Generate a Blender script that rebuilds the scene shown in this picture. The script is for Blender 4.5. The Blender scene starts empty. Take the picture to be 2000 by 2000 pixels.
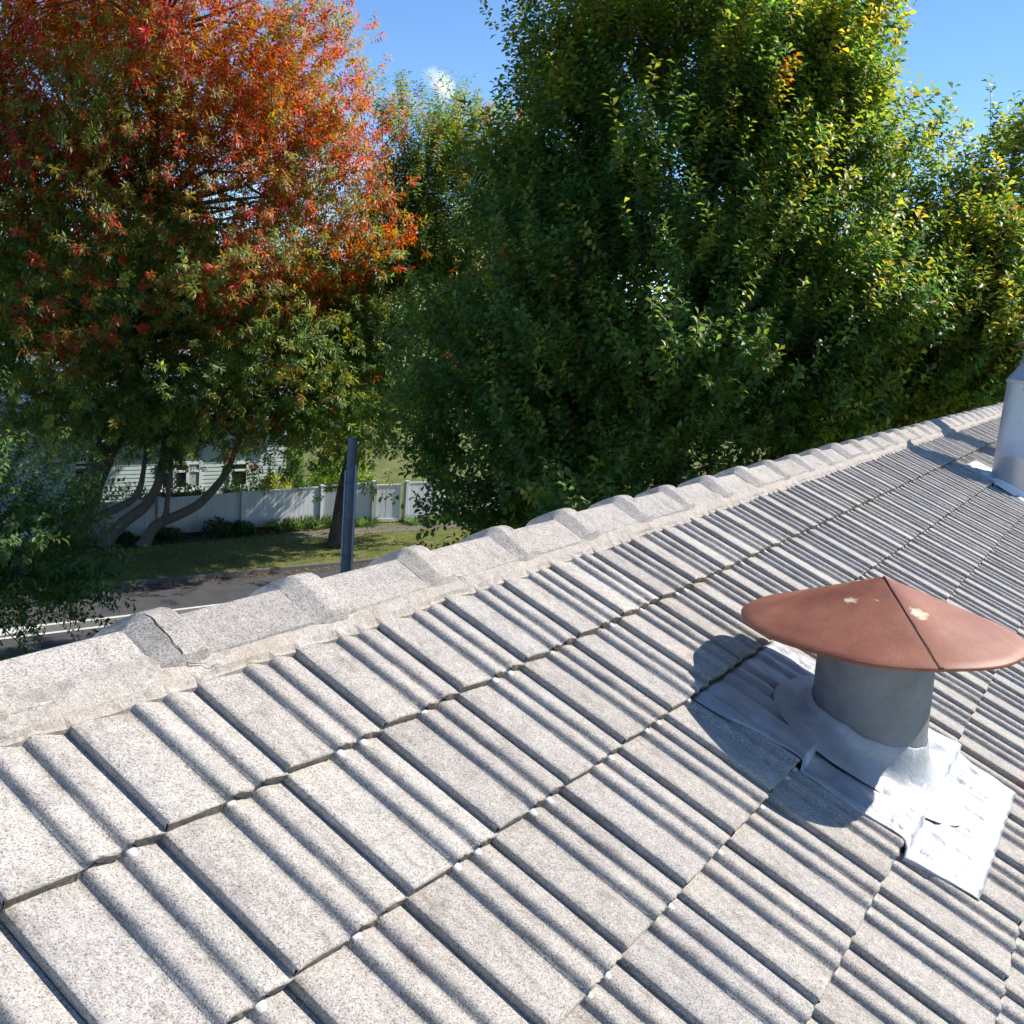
import bpy, math, random
import numpy as np
from mathutils import Vector, Matrix

random.seed(7)
rng = np.random.default_rng(11)
scene = bpy.context.scene
COL = scene.collection
R = math.radians

# ------------------------------------------------------------------ camera
cam_data = bpy.data.cameras.new('camera')
cam = bpy.data.objects.new('camera', cam_data)
COL.objects.link(cam)
RW = ((0.5333791717, -0.8422628049, 0.0781026680),
      (-0.1217755359, -0.1678308535, -0.9782655690),
      (0.8370647395, 0.5122754846, -0.1920844861))
CAM = Vector((-1.10126, -1.64200, 0.78700))
cam.matrix_world = Matrix((
    (RW[0][0], -RW[1][0], -RW[2][0], CAM.x),
    (RW[0][1], -RW[1][1], -RW[2][1], CAM.y),
    (RW[0][2], -RW[1][2], -RW[2][2], CAM.z),
    (0, 0, 0, 1)))
cam_data.sensor_width = 36.0
cam_data.lens = 1991.44 / 2000 * 36.0
cam_data.clip_start = 0.05
cam_data.clip_end = 3000
scene.camera = cam

# ------------------------------------------------------------------ light
SUN_AZ, SUN_EL = R(-37.7), R(41.65)          # azimuth from +X, counter-clockwise
SUN_DIR = Vector((math.cos(SUN_EL) * math.cos(SUN_AZ), math.cos(SUN_EL) * math.sin(SUN_AZ), math.sin(SUN_EL)))
world = bpy.data.worlds.new('World')
scene.world = world
world.use_nodes = True
wn, wl = world.node_tree.nodes, world.node_tree.links
wn.clear()
w_out = wn.new('ShaderNodeOutputWorld')
w_bg = wn.new('ShaderNodeBackground')
sky = wn.new('ShaderNodeTexSky')
sky.sky_type = 'NISHITA'
sky.sun_disc = False
sky.sun_elevation = SUN_EL
sky.sun_rotation = R(90) - SUN_AZ
sky.altitude = 2500
sky.air_density = 0.9
sky.dust_density = 0.0
sky.ozone_density = 3.0
w_bg.inputs['Strength'].default_value = 0.15
# a few small fair-weather clouds scattered over the whole sky
wtc = wn.new('ShaderNodeTexCoord')
wmap = wn.new('ShaderNodeMapping')
wmap.inputs['Scale'].default_value = (1, 1, 2.6)
wnoise = wn.new('ShaderNodeTexNoise')
wnoise.inputs['Scale'].default_value = 5.5
wnoise.inputs['Detail'].default_value = 7
wnoise.inputs['Roughness'].default_value = 0.55
wramp = wn.new('ShaderNodeValToRGB')
wramp.color_ramp.elements[0].position = 0.66
wramp.color_ramp.elements[1].position = 0.80
wmix = wn.new('ShaderNodeMixRGB')
wmix.inputs['Color2'].default_value = (7.0, 7.2, 7.6, 1)
wl.new(wtc.outputs['Generated'], wmap.inputs['Vector'])
wl.new(wmap.outputs['Vector'], wnoise.inputs['Vector'])
wl.new(wnoise.outputs['Fac'], wramp.inputs['Fac'])
wl.new(wramp.outputs['Color'], wmix.inputs['Fac'])
whs = wn.new('ShaderNodeHueSaturation')
whs.inputs['Saturation'].default_value = 1.10
wl.new(sky.outputs['Color'], whs.inputs['Color'])
wl.new(whs.outputs['Color'], wmix.inputs['Color1'])
# the little cumulus showing between the two near trees
wd = wn.new('ShaderNodeVectorMath'); wd.operation = 'DISTANCE'
wd.inputs[1].default_value = (0.7845, 0.5885, 0.1955)
wl.new(wtc.outputs['Generated'], wd.inputs[0])
wm = wn.new('ShaderNodeMapRange'); wm.inputs['From Min'].default_value = 0.040; wm.inputs['From Max'].default_value = 0.0
wm.inputs['To Min'].default_value = -.55; wm.inputs['To Max'].default_value = .30
wl.new(wd.outputs['Value'], wm.inputs['Value'])
wn2 = wn.new('ShaderNodeTexNoise'); wn2.inputs['Scale'].default_value = 34; wn2.inputs['Detail'].default_value = 6
wl.new(wtc.outputs['Generated'], wn2.inputs['Vector'])
wadd = wn.new('ShaderNodeMath'); wadd.operation = 'ADD'
wl.new(wm.outputs[0], wadd.inputs[0]); wl.new(wn2.outputs['Fac'], wadd.inputs[1])
wr2 = wn.new('ShaderNodeValToRGB'); wr2.color_ramp.elements[0].position = .48; wr2.color_ramp.elements[1].position = .86
wl.new(wadd.outputs[0], wr2.inputs['Fac'])
wmix2 = wn.new('ShaderNodeMixRGB'); wmix2.inputs['Color2'].default_value = (6.6, 6.9, 7.4, 1)
wl.new(wr2.outputs['Color'], wmix2.inputs['Fac'])
wl.new(wmix.outputs['Color'], wmix2.inputs['Color1'])
wl.new(wmix2.outputs['Color'], w_bg.inputs['Color'])
wl.new(w_bg.outputs['Background'], w_out.inputs['Surface'])

sun_data = bpy.data.lights.new('sun', 'SUN')
sun_data.energy = 5.0
sun_data.angle = R(0.53)
sun_data.color = (1.0, 0.94, 0.85)
sun = bpy.data.objects.new('sun', sun_data)
sun.rotation_euler = SUN_DIR.to_track_quat('Z', 'Y').to_euler()
sun.location = SUN_DIR * 60
COL.objects.link(sun)

scene.view_settings.view_transform = 'Standard'
scene.view_settings.look = 'None'
scene.view_settings.exposure = 0.55
scene.view_settings.gamma = 1.0
scene.cycles.max_bounces = 4
scene.cycles.use_adaptive_sampling = True
scene.cycles.adaptive_threshold = 0.03
scene.cycles.diffuse_bounces = 2
scene.cycles.transmission_bounces = 2
scene.cycles.transparent_max_bounces = 4

# ------------------------------------------------------------------ helpers
def tag(o, label=None, cat=None, group=None, kind=None):
    if label: o['label'] = label
    if cat: o['category'] = cat
    if group: o['group'] = group
    if kind: o['kind'] = kind
    return o

def empty(name, loc=(0, 0, 0)):
    o = bpy.data.objects.new(name, None)
    o.empty_display_size = 0.2
    o.location = loc
    COL.objects.link(o)
    return o

def link(name, me, mat=None, parent=None, world_coords=True):
    """link a mesh; vertices are in world space when its parent is an Empty moved off the origin"""
    if mat is not None and len(me.materials) == 0:
        me.materials.append(mat)
    o = bpy.data.objects.new(name, me)
    COL.objects.link(o)
    if parent is not None:
        o.parent = parent
        if world_coords:
            p = parent
            off = Vector((0, 0, 0))
            while p is not None:
                off += Vector(p.location)
                p = p.parent
            o.location = -off
            # keep children of meshes simple: locations accumulate, so cancel them all
    return o

class MB:
    """collects polygons for one mesh"""
    def __init__(self):
        self.v, self.f = [], []
    def add(self, verts, faces):
        b = len(self.v)
        self.v.extend([tuple(p) for p in verts])
        self.f.extend([tuple(i + b for i in f) for f in faces])
        return self
    def box(self, c, half, ax=None):
        c = Vector(c)
        ax = ax or (Vector((1, 0, 0)), Vector((0, 1, 0)), Vector((0, 0, 1)))
        vs = []
        for i in (-1, 1):
            for j in (-1, 1):
                for k in (-1, 1):
                    vs.append(c + ax[0] * half[0] * i + ax[1] * half[1] * j + ax[2] * half[2] * k)
        return self.add(vs, [(0, 1, 3, 2), (4, 6, 7, 5), (0, 4, 5, 1), (2, 3, 7, 6), (0, 2, 6, 4), (1, 5, 7, 3)])
    def tube(self, pts, rad, sides=8, cap=True):
        pts = [Vector(p) for p in pts]
        vs, fs = [], []
        n = len(pts)
        prev = None
        for i, p in enumerate(pts):
            d = (pts[min(i + 1, n - 1)] - pts[max(i - 1, 0)])
            if d.length < 1e-9: d = Vector((0, 0, 1))
            d.normalize()
            ref = prev if prev is not None else (Vector((1, 0, 0)) if abs(d.x) < .9 else Vector((0, 1, 0)))
            a = (ref - d * ref.dot(d)).normalized()
            prev = a
            b = d.cross(a)
            r = rad[i] if hasattr(rad, '__len__') else rad
            for k in range(sides):
                t = 2 * math.pi * k / sides
                vs.append(p + a * (r * math.cos(t)) + b * (r * math.sin(t)))
        for i in range(n - 1):
            for k in range(sides):
                k2 = (k + 1) % sides
                fs.append((i * sides + k, i * sides + k2, (i + 1) * sides + k2, (i + 1) * sides + k))
        if cap:
            fs.append(tuple(range(sides))[::-1])
            fs.append(tuple(range((n - 1) * sides, n * sides)))
        return self.add(vs, fs)
    def lathe(self, base, axis, prof, sides=48, cap_end=False):
        """prof: list of (radius, height) along axis"""
        base, d = Vector(base), Vector(axis).normalized()
        a = Vector((1, 0, 0)); a = (a - d * a.dot(d)).normalized(); b = d.cross(a)
        vs, fs = [], []
        for r, h in prof:
            for k in range(sides):
                t = 2 * math.pi * k / sides
                vs.append(base + d * h + a * (r * math.cos(t)) + b * (r * math.sin(t)))
        for i in range(len(prof) - 1):
            for k in range(sides):
                k2 = (k + 1) % sides
                fs.append((i * sides + k, i * sides + k2, (i + 1) * sides + k2, (i + 1) * sides + k))
        if cap_end:
            fs.append(tuple(range((len(prof) - 1) * sides, len(prof) * sides)))
        return self.add(vs, fs)
    def mesh(self, name, smooth=False):
        me = bpy.data.meshes.new(name)
        me.from_pydata(self.v, [], self.f)
        if smooth:
            me.polygons.foreach_set('use_smooth', [True] * len(me.polygons))
        me.update()
        return me
    def build(self, name, mat, parent=None, smooth=False, world_coords=True):
        return link(name, self.mesh(name, smooth), mat, parent, world_coords)

# ------------------------------------------------------------------ materials
def new_mat(name):
    m = bpy.data.materials.new(name)
    m.use_nodes = True
    nt = m.node_tree
    b = nt.nodes['Principled BSDF']
    return m, nt.nodes, nt.links, b

def ramp(n, stops, interp='LINEAR'):
    r = n.new('ShaderNodeValToRGB')
    cr = r.color_ramp
    cr.interpolation = interp
    while len(cr.elements) < len(stops): cr.elements.new(0.5)
    for e, (p, c) in zip(cr.elements, stops):
        e.position = p
        e.color = (*c, 1) if len(c) == 3 else c
    return r

def noise(n, l, vec, scale, detail=3, rough=0.5, dist=0.0):
    t = n.new('ShaderNodeTexNoise')
    t.inputs['Scale'].default_value = scale
    t.inputs['Detail'].default_value = detail
    t.inputs['Roughness'].default_value = rough
    t.inputs['Distortion'].default_value = dist
    if vec is not None: l.new(vec, t.inputs['Vector'])
    return t

def mixc(n, l, fac, a, b, mode='MIX'):
    m = n.new('ShaderNodeMixRGB'); m.blend_type = mode
    for s, v in ((m.inputs['Fac'], fac), (m.inputs['Color1'], a), (m.inputs['Color2'], b)):
        if hasattr(v, 'is_linked') or hasattr(v, 'node'): l.new(v, s)
        elif isinstance(v, (int, float)): s.default_value = v
        else: s.default_value = (*v, 1)
    return m.outputs['Color']

def bump(n, l, b, height, strength=0.4, dist=0.01):
    bn = n.new('ShaderNodeBump')
    bn.inputs['Strength'].default_value = strength
    bn.inputs['Distance'].default_value = dist
    l.new(height, bn.inputs['Height'])
    l.new(bn.outputs['Normal'], b.inputs['Normal'])
    return bn

def simple_mat(name, col, rough=0.7, var=0.15, nscale=6.0, metallic=0.0, bumpd=0.0, bscale=60.0, spec=0.5):
    m, n, l, b = new_mat(name)
    tc = n.new('ShaderNodeTexCoord')
    t = noise(n, l, tc.outputs['Object'], nscale, 5, 0.6)
    lo = tuple(c * (1 - var) for c in col); hi = tuple(min(1, c * (1 + var)) for c in col)
    r = ramp(n, [(0.3, lo), (0.7, hi)])
    l.new(t.outputs['Fac'], r.inputs['Fac'])
    l.new(r.outputs['Color'], b.inputs['Base Color'])
    b.inputs['Roughness'].default_value = rough
    b.inputs['Metallic'].default_value = metallic
    b.inputs['Specular IOR Level'].default_value = spec
    if bumpd > 0:
        t2 = noise(n, l, tc.outputs['Object'], bscale, 4, 0.6)
        bump(n, l, b, t2.outputs['Fac'], 0.6, bumpd)
    return m

def concrete_mat(name, base, dark, grain, stain=None, stain_amt=0.0, per_object=True):
    """aggregate concrete: stone grains of several tones, weather patches, fine relief"""
    m, n, l, b = new_mat(name)
    tc = n.new('ShaderNodeTexCoord')
    if per_object:
        oi = n.new('ShaderNodeObjectInfo')
        mul = n.new('ShaderNodeVectorMath'); mul.operation = 'SCALE'
        comb = n.new('ShaderNodeCombineXYZ')
        for i in range(3): l.new(oi.outputs['Random'], comb.inputs[i])
        l.new(comb.outputs[0], mul.inputs[0]); mul.inputs['Scale'].default_value = 37.0
        add = n.new('ShaderNodeVectorMath'); add.operation = 'ADD'
        l.new(tc.outputs['Object'], add.inputs[0]); l.new(mul.outputs[0], add.inputs[1])
        vec = add.outputs[0]
    else:
        vec = tc.outputs['Object']
    nz = noise(n, l, vec, 70, 2, 0.5)
    dis = n.new('ShaderNodeMixRGB'); dis.inputs['Fac'].default_value = 0.004
    l.new(vec, dis.inputs['Color1']); l.new(nz.outputs['Color'], dis.inputs['Color2'])
    vor = n.new('ShaderNodeTexVoronoi'); vor.inputs['Scale'].default_value = grain
    l.new(dis.outputs['Color'], vor.inputs['Vector'])
    sep = n.new('ShaderNodeSeparateColor'); l.new(vor.outputs['Color'], sep.inputs[0])
    g = ramp(n, [(0.0, dark), (0.13, tuple(x * 1.5 for x in dark)), (0.24, tuple(x * .82 for x in base)), (0.62, base),
                 (0.9, tuple(min(1, x * 1.16) for x in base)), (1.0, tuple(min(1, x * 1.38) for x in base))])
    l.new(sep.outputs[0], g.inputs['Fac'])
    big = noise(n, l, vec, 5.0, 4, 0.6)
    rb = ramp(n, [(0.3, (.86, .86, .86)), (0.7, (1.08, 1.07, 1.05))])
    l.new(big.outputs['Fac'], rb.inputs['Fac'])
    c = mixc(n, l, 1.0, g.outputs['Color'], rb.outputs['Color'], 'MULTIPLY')
    mid = noise(n, l, vec, 32.0, 4, 0.7)
    rm = ramp(n, [(0.35, (.88, .88, .88)), (0.65, (1.1, 1.1, 1.1))])
    l.new(mid.outputs['Fac'], rm.inputs['Fac'])
    c = mixc(n, l, 1.0, c, rm.outputs['Color'], 'MULTIPLY')
    if per_object:                                   # tiles were cast in batches of slightly different tone
        rt = ramp(n, [(0.0, (.86, .85, .84)), (0.3, (1.0, .985, .96)), (.6, (.94, .94, .95)), (1.0, (1.09, 1.08, 1.05))])
        l.new(oi.outputs['Random'], rt.inputs['Fac'])
        c = mixc(n, l, 1.0, c, rt.outputs['Color'], 'MULTIPLY')
    if stain is not None:
        sn = noise(n, l, vec, 3.2, 5, 0.65)
        rs = ramp(n, [(0.48, (0, 0, 0)), (0.68, (stain_amt,) * 3)])
        l.new(sn.outputs['Fac'], rs.inputs['Fac'])
        c = mixc(n, l, rs.outputs['Color'], c, stain)
    # run-off streaks down the slope and a little lichen
    rot = n.new('ShaderNodeMapping'); rot.vector_type = 'POINT'
    rot.inputs['Rotation'].default_value = (-R(24.75), 0, 0); rot.inputs['Scale'].default_value = (1, .09, 1)
    l.new(vec, rot.inputs['Vector'])
    stn = noise(n, l, rot.outputs['Vector'], 26, 4, .6)
    rst = ramp(n, [(.30, (.74, .72, .70)), (.46, (1, 1, 1)), (.64, (1, 1, 1)), (.76, (1.28, 1.27, 1.25))])
    l.new(stn.outputs['Fac'], rst.inputs['Fac'])
    c = mixc(n, l, 1.0, c, rst.outputs['Color'], 'MULTIPLY')
    lic = noise(n, l, vec, 19, 5, .7)
    rl = ramp(n, [(.66, (0, 0, 0)), (.74, (.55, .55, .55))])
    l.new(lic.outputs['Fac'], rl.inputs['Fac'])
    c = mixc(n, l, rl.outputs['Color'], c, (.30, .275, .22))
    at = n.new('ShaderNodeAttribute'); at.attribute_name = 'fresh'
    c = mixc(n, l, at.outputs['Fac'], c, (.62, .61, .60))
    # rust washed off the vent's metal onto the tiles below and beside it
    geo = n.new('ShaderNodeNewGeometry')
    tot = None
    for (ru, rs_, rr_) in ((2.70, 1.70, .10), (2.62, 1.92, .09), (2.86, 1.80, .07)):
        dd = n.new('ShaderNodeVectorMath'); dd.operation = 'DISTANCE'
        q_ = Vector((ru, -math.cos(R(24.75)) * rs_, -math.sin(R(24.75)) * rs_))
        dd.inputs[1].default_value = q_
        l.new(geo.outputs['Position'], dd.inputs[0])
        mr = n.new('ShaderNodeMapRange'); mr.inputs['From Min'].default_value = rr_ * 1.5; mr.inputs['From Max'].default_value = 0.0
        l.new(dd.outputs['Value'], mr.inputs['Value'])
        if tot is None: tot = mr.outputs[0]
        else:
            mx_ = n.new('ShaderNodeMath'); mx_.operation = 'MAXIMUM'
            l.new(tot, mx_.inputs[0]); l.new(mr.outputs[0], mx_.inputs[1]); tot = mx_.outputs[0]
    mm_ = n.new('ShaderNodeMath'); mm_.operation = 'MULTIPLY'
    rsn = noise(n, l, geo.outputs['Position'], 24, 4, .65)
    rrs = ramp(n, [(.42, (0, 0, 0)), (.62, (1, 1, 1))]); l.new(rsn.outputs['Fac'], rrs.inputs['Fac'])
    l.new(tot, mm_.inputs[0]); l.new(rrs.outputs['Color'], mm_.inputs[1])
    c = mixc(n, l, mm_.outputs[0], c, (.30, .125, .045))
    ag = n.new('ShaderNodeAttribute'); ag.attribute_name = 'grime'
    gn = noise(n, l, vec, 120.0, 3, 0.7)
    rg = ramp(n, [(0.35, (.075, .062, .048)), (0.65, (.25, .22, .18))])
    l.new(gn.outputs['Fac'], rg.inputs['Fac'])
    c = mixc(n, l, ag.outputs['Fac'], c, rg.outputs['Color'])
    l.new(c, b.inputs['Base Color'])
    b.inputs['Roughness'].default_value = 0.85
    b.inputs['Specular IOR Level'].default_value = 0.25
    hn = noise(n, l, vec, grain * 0.7, 3, 0.6)
    bump(n, l, b, hn.outputs['Fac'], 0.55, 0.003)
    return m

M = {}
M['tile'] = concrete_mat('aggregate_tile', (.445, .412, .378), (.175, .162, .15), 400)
M['ridge'] = concrete_mat('aggregate_ridge', (.445, .412, .378), (.175, .162, .15), 380, (.43, .37, .30), .35)
M['mortar'] = concrete_mat('bedding_mortar', (.425, .385, .345), (.22, .195, .17), 400, (.42, .33, .23), .45, False)
M['crack'] = simple_mat('crack_gap', (.035, .025, .02), .95)
M['deck'] = simple_mat('roof_underlay', (.10, .09, .085), .9)
M['wall'] = simple_mat('painted_weatherboard', (.62, .60, .56), .7, .06)
M['gutter'] = simple_mat('painted_gutter', (.6, .6, .6), .45)

def galv_mat(name, col, rough, metallic, blotch=0.25, ns=9.0):
    m, n, l, b = new_mat(name)
    tc = n.new('ShaderNodeTexCoord')
    a = noise(n, l, tc.outputs['Object'], ns, 6, 0.65)
    r = ramp(n, [(0.28, tuple(c * (1 - blotch) for c in col)), (0.55, col), (0.75, tuple(min(1, c * (1 + blotch)) for c in col))])
    l.new(a.outputs['Fac'], r.inputs['Fac'])
    s = noise(n, l, tc.outputs['Object'], ns * 9, 3, 0.5)
    rs = ramp(n, [(0.66, (1, 1, 1)), (0.78, (.72, .66, .58))])
    l.new(s.outputs['Fac'], rs.inputs['Fac'])
    c = mixc(n, l, 1.0, r.outputs['Color'], rs.outputs['Color'], 'MULTIPLY')
    l.new(c, b.inputs['Base Color'])
    rr = ramp(n, [(0.3, (rough - .1,) * 3), (0.7, (rough + .12,) * 3)])
    l.new(a.outputs['Fac'], rr.inputs['Fac'])
    l.new(rr.outputs['Color'], b.inputs['Roughness'])
    b.inputs['Metallic'].default_value = metallic
    bn = noise(n, l, tc.outputs['Object'], ns * 1.9, 5, 0.62, 1.2)
    bump(n, l, b, bn.outputs['Fac'], 0.5, 0.010)
    return m
M['galv'] = galv_mat('weathered_galvanised_pipe', (.25, .265, .27), .6, .3, .34, 7)
M['flue'] = galv_mat('galvanised_flue', (.50, .52, .54), .5, .6, .12, 5)
M['flash'] = galv_mat('dressed_metal_flashing', (.42, .43, .44), .48, .22, .30, 8)
M['white_seal'] = simple_mat('white_sealant', (.78, .78, .77), .6, .08, 30, bumpd=.006, bscale=40)

def rust_mat():
    m, n, l, b = new_mat('rusted_red_cap')
    tc = n.new('ShaderNodeTexCoord')
    obj = tc.outputs['Object']
    a = noise(n, l, obj, 5, 6, 0.65)
    r = ramp(n, [(0.3, (.205, .060, .030)), (0.5, (.30, .102, .050)), (0.68, (.37, .150, .080)), (0.8, (.39, .20, .12))])
    l.new(a.outputs['Fac'], r.inputs['Fac'])
    f = noise(n, l, obj, 260, 2, 0.6)
    rf = ramp(n, [(0.3, (.8, .78, .76)), (0.62, (1.05, 1.05, 1.05)), (0.74, (1.5, 1.5, 1.5))])
    l.new(f.outputs['Fac'], rf.inputs['Fac'])
    c = mixc(n, l, 1.0, r.outputs['Color'], rf.outputs['Color'], 'MULTIPLY')
    at = n.new('ShaderNodeAttribute'); at.attribute_name = 'bare'
    pn = noise(n, l, obj, 60, 4, 0.75, 0.6)
    mm = n.new('ShaderNodeMath'); mm.operation = 'MULTIPLY_ADD'
    l.new(at.outputs['Fac'], mm.inputs[0]); mm.inputs[1].default_value = 1.0
    l.new(pn.outputs['Fac'], mm.inputs[2])
    rp = ramp(n, [(0.60, (0, 0, 0)), (0.68, (.6, .6, .6)), (0.76, (1, 1, 1))])
    ms = n.new('ShaderNodeMath'); ms.operation = 'MULTIPLY'; ms.inputs[1].default_value = .62
    l.new(mm.outputs[0], ms.inputs[0]); l.new(ms.outputs[0], rp.inputs['Fac'])
    pc = ramp(n, [(0.35, (.62, .30, .07)), (0.55, (.75, .62, .42)), (0.75, (.82, .80, .76))])
    l.new(pn.outputs['Fac'], pc.inputs['Fac'])
    c = mixc(n, l, rp.outputs['Color'], c, pc.outputs['Color'])
    l.new(c, b.inputs['Base Color'])
    b.inputs['Roughness'].default_value = 0.55
    b.inputs['Specular IOR Level'].default_value = 0.45
    bump(n, l, b, f.outputs['Fac'], 0.4, 0.0012)
    return m
M['rust'] = rust_mat()
M['rust_dark'] = simple_mat('rusted_seam', (.10, .04, .03), .8, .3, 40)

def leaf_mat(name, translucent=0.35, rough=0.42, spec=0.5):
    m, n, l, b = new_mat(name)
    at = n.new('ShaderNodeAttribute'); at.attribute_name = 'leaf_col'
    l.new(at.outputs['Color'], b.inputs['Base Color'])
    b.inputs['Roughness'].default_value = rough
    b.inputs['Specular IOR Level'].default_value = spec
    tr = n.new('ShaderNodeBsdfTranslucent')
    hs = n.new('ShaderNodeHueSaturation'); hs.inputs['Saturation'].default_value = 1.12; hs.inputs['Value'].default_value = 1.75
    l.new(at.outputs['Color'], hs.inputs['Color'])
    l.new(hs.outputs['Color'], tr.inputs['Color'])
    mx = n.new('ShaderNodeMixShader'); mx.inputs['Fac'].default_value = translucent
    l.new(b.outputs[0], mx.inputs[1]); l.new(tr.outputs[0], mx.inputs[2])
    l.new(mx.outputs[0], n['Material Output'].inputs['Surface'])
    return m
M['leaf'] = leaf_mat('leaf', .55, .42, .45)
M['leaf_red'] = leaf_mat('autumn_leaf', .52, .42, .45)
def bark_mat(name, col):
    m, n, l, b = new_mat(name)
    tc = n.new('ShaderNodeTexCoord')
    mp = n.new('ShaderNodeMapping'); mp.inputs['Scale'].default_value = (1, 1, .25)
    l.new(tc.outputs['Object'], mp.inputs['Vector'])
    t = noise(n, l, mp.outputs['Vector'], 9, 6, .7)
    r = ramp(n, [(.3, tuple(c * .5 for c in col)), (.6, col), (.8, tuple(c * 1.7 for c in col))])
    l.new(t.outputs['Fac'], r.inputs['Fac']); l.new(r.outputs['Color'], b.inputs['Base Color'])
    b.inputs['Roughness'].default_value = .9
    bump(n, l, b, t.outputs['Fac'], .8, .04)
    return m
M['bark'] = bark_mat('oak_bark', (.10, .082, .066))
M['bark_pale'] = bark_mat('lichened_bark', (.16, .14, .115))

# ------------------------------------------------------------------ the roof's own coordinates
PITCH = R(24.75)
W, G = 0.300, 0.34657           # tile cover width and course gauge
E1 = Vector((1, 0, 0))
E2 = Vector((0, -math.cos(PITCH), -math.sin(PITCH)))     # down the slope
EN = Vector((0, -math.sin(PITCH), math.cos(PITCH)))      # out of the roof
def roof(u, s, h=0.0):
    return E1 * u + E2 * s + EN * h

PROFILE = [(0, 21), (3, 24.5), (16, 24.5), (60, 18), (100, 9.5), (124, 4), (132, 2.4), (137, 5), (141, 13), (145, 19.5), (150, 23),
           (157, 23.6), (165, 22), (182, 14.5), (198, 6.5), (206, 3.2), (211, 5.2), (215, 13), (219, 19.5), (224, 23), (231, 23.6),
           (239, 22), (257, 14.5), (280, 6), (300, .5)]
PU = np.array([p[0] for p in PROFILE]) / 1000.0
PH = np.array([p[1] for p in PROFILE]) / 1000.0 * .80 - 0.0025
THICK = 0.029
def tile_h(u, s):
    """height of the tiled surface above the reference plane"""
    c = math.floor(u / W); uu = u - c * W
    j = math.ceil(s / G - 1e-9); sf = s - j * G
    return float(np.interp(uu, PU, PH)) + THICK * sf / G

# ------------------------------------------------------------------ ground, road, verge
GZ = -7.713
dv = Vector((0.934, -0.356, 0)); dv.normalize()
nv = Vector((-dv.y, dv.x, 0))                             # away from the camera
KERB0 = Vector((15.55, 23.13, 0))                         # far kerb passes through here
def street(a, b, z=0.0):
    """a metres along the street, b metres beyond the far kerb"""
    p = KERB0 + dv * a + nv * b
    return Vector((p.x, p.y, GZ + z))

def grass_mat():
    m, n, l, b = new_mat('lawn_grass')
    tc = n.new('ShaderNodeTexCoord')
    a = noise(n, l, tc.outputs['Object'], 1.3, 6, .65)
    r = ramp(n, [(.25, (.07, .10, .02)), (.5, (.14, .16, .035)), (.72, (.24, .22, .06))])
    l.new(a.outputs['Fac'], r.inputs['Fac'])
    f = noise(n, l, tc.outputs['Object'], 45, 4, .7)
    rf = ramp(n, [(.3, (.55, .55, .55)), (.7, (1.4, 1.4, 1.3))])
    l.new(f.outputs['Fac'], rf.inputs['Fac'])
    l.new(mixc(n, l, 1., r.outputs['Color'], rf.outputs['Color'], 'MULTIPLY'), b.inputs['Base Color'])
    b.inputs['Roughness'].default_value = .9
    bump(n, l, b, f.outputs['Fac'], .8, .05)
    return m
M['grass'] = grass_mat()
M['asphalt'] = simple_mat('asphalt', (.062, .062, .064), .85, .22, 2.5, bumpd=.01, bscale=120)
M['kerb'] = simple_mat('kerb_concrete', (.13, .12, .11), .85, .2, 5)
M['path'] = simple_mat('footpath_concrete', (.15, .135, .12), .9, .25, 3)
M['soil'] = simple_mat('garden_soil', (.045, .032, .024), .95, .4, 6, bumpd=.04, bscale=14)
M['paint'] = simple_mat('road_paint', (.62, .62, .60), .7, .12, 8)
M['median'] = simple_mat('worn_median_paint', (.13, .125, .115), .85, .15, 5)

tag(MB().add([(-400, -400, GZ - .13), (500, -400, GZ - .13), (500, 500, GZ - .13), (-400, 500, GZ - .13)], [(0, 1, 2, 3)])
    .build('ground', M['grass']), kind='structure')
RW_ = 8.4
tag(MB().add([street(-60, -RW_, -.118), street(80, -RW_, -.118), street(80, 0, -.118), street(-60, 0, -.118)], [(0, 1, 2, 3)])
    .build('road', M['asphalt']), kind='structure')
for nm, b0, b1 in (('kerb_far', 0.0, .14), ('kerb_near', -RW_ - .14, -RW_)):
    k = MB()
    vs = []
    for a in (-60, 80):
        vs += [street(a, b0, -.13), street(a, b1, -.13), street(a, b1, 0), street(a, b0, 0)]
    k.add(vs, [(0, 4, 5, 1), (1, 5, 6, 2), (2, 6, 7, 3), (3, 7, 4, 0)])
    tag(k.build(nm, M['kerb']), kind='structure')
def sheet(name, pts, mat, kind='structure'):
    return tag(MB().add(pts, [tuple(range(len(pts)))]).build(name, mat), kind=kind)
sheet('verge', [street(-60, .14, -.004), street(80, .14, -.004), street(80, 14, -.004), street(-60, 14, -.004)], M['grass'])
# painted centre lines and the worn median between them
sheet('median_marking', [street(-20, -2.55, -.112), street(2.9, -2.62, -.112), street(8, -3.05, -.112), street(2.9, -3.42, -.112), street(-20, -3.45, -.112)], M['median'])
lines = MB()
def paint_line(pts, w):
    for (a0, b0), (a1, b1) in zip(pts[:-1], pts[1:]):
        lines.add([street(a0, b0 - w / 2, -.108), street(a1, b1 - w / 2, -.108), street(a1, b1 + w / 2, -.108), street(a0, b0 + w / 2, -.108)], [(0, 1, 2, 3)])
paint_line([(-30, -2.75), (0.9, -2.75), (4.0, -2.66), (14, -2.66)], .13)
paint_line([(-30, -3.45), (-1, -3.42), (2.2, -3.36), (14, -3.2)], .13)
lines.add([street(-4, -3.25, -.106), street(-2.0, -3.2, -.106), street(-.9, -2.95, -.106), street(-1.2, -2.75, -.106), street(-2.4, -2.85, -.106), street(-4, -2.95, -.106)], [(0, 1, 2, 3, 4, 5)])
tag(lines.build('road_marking', M['paint']), kind='structure')

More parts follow.
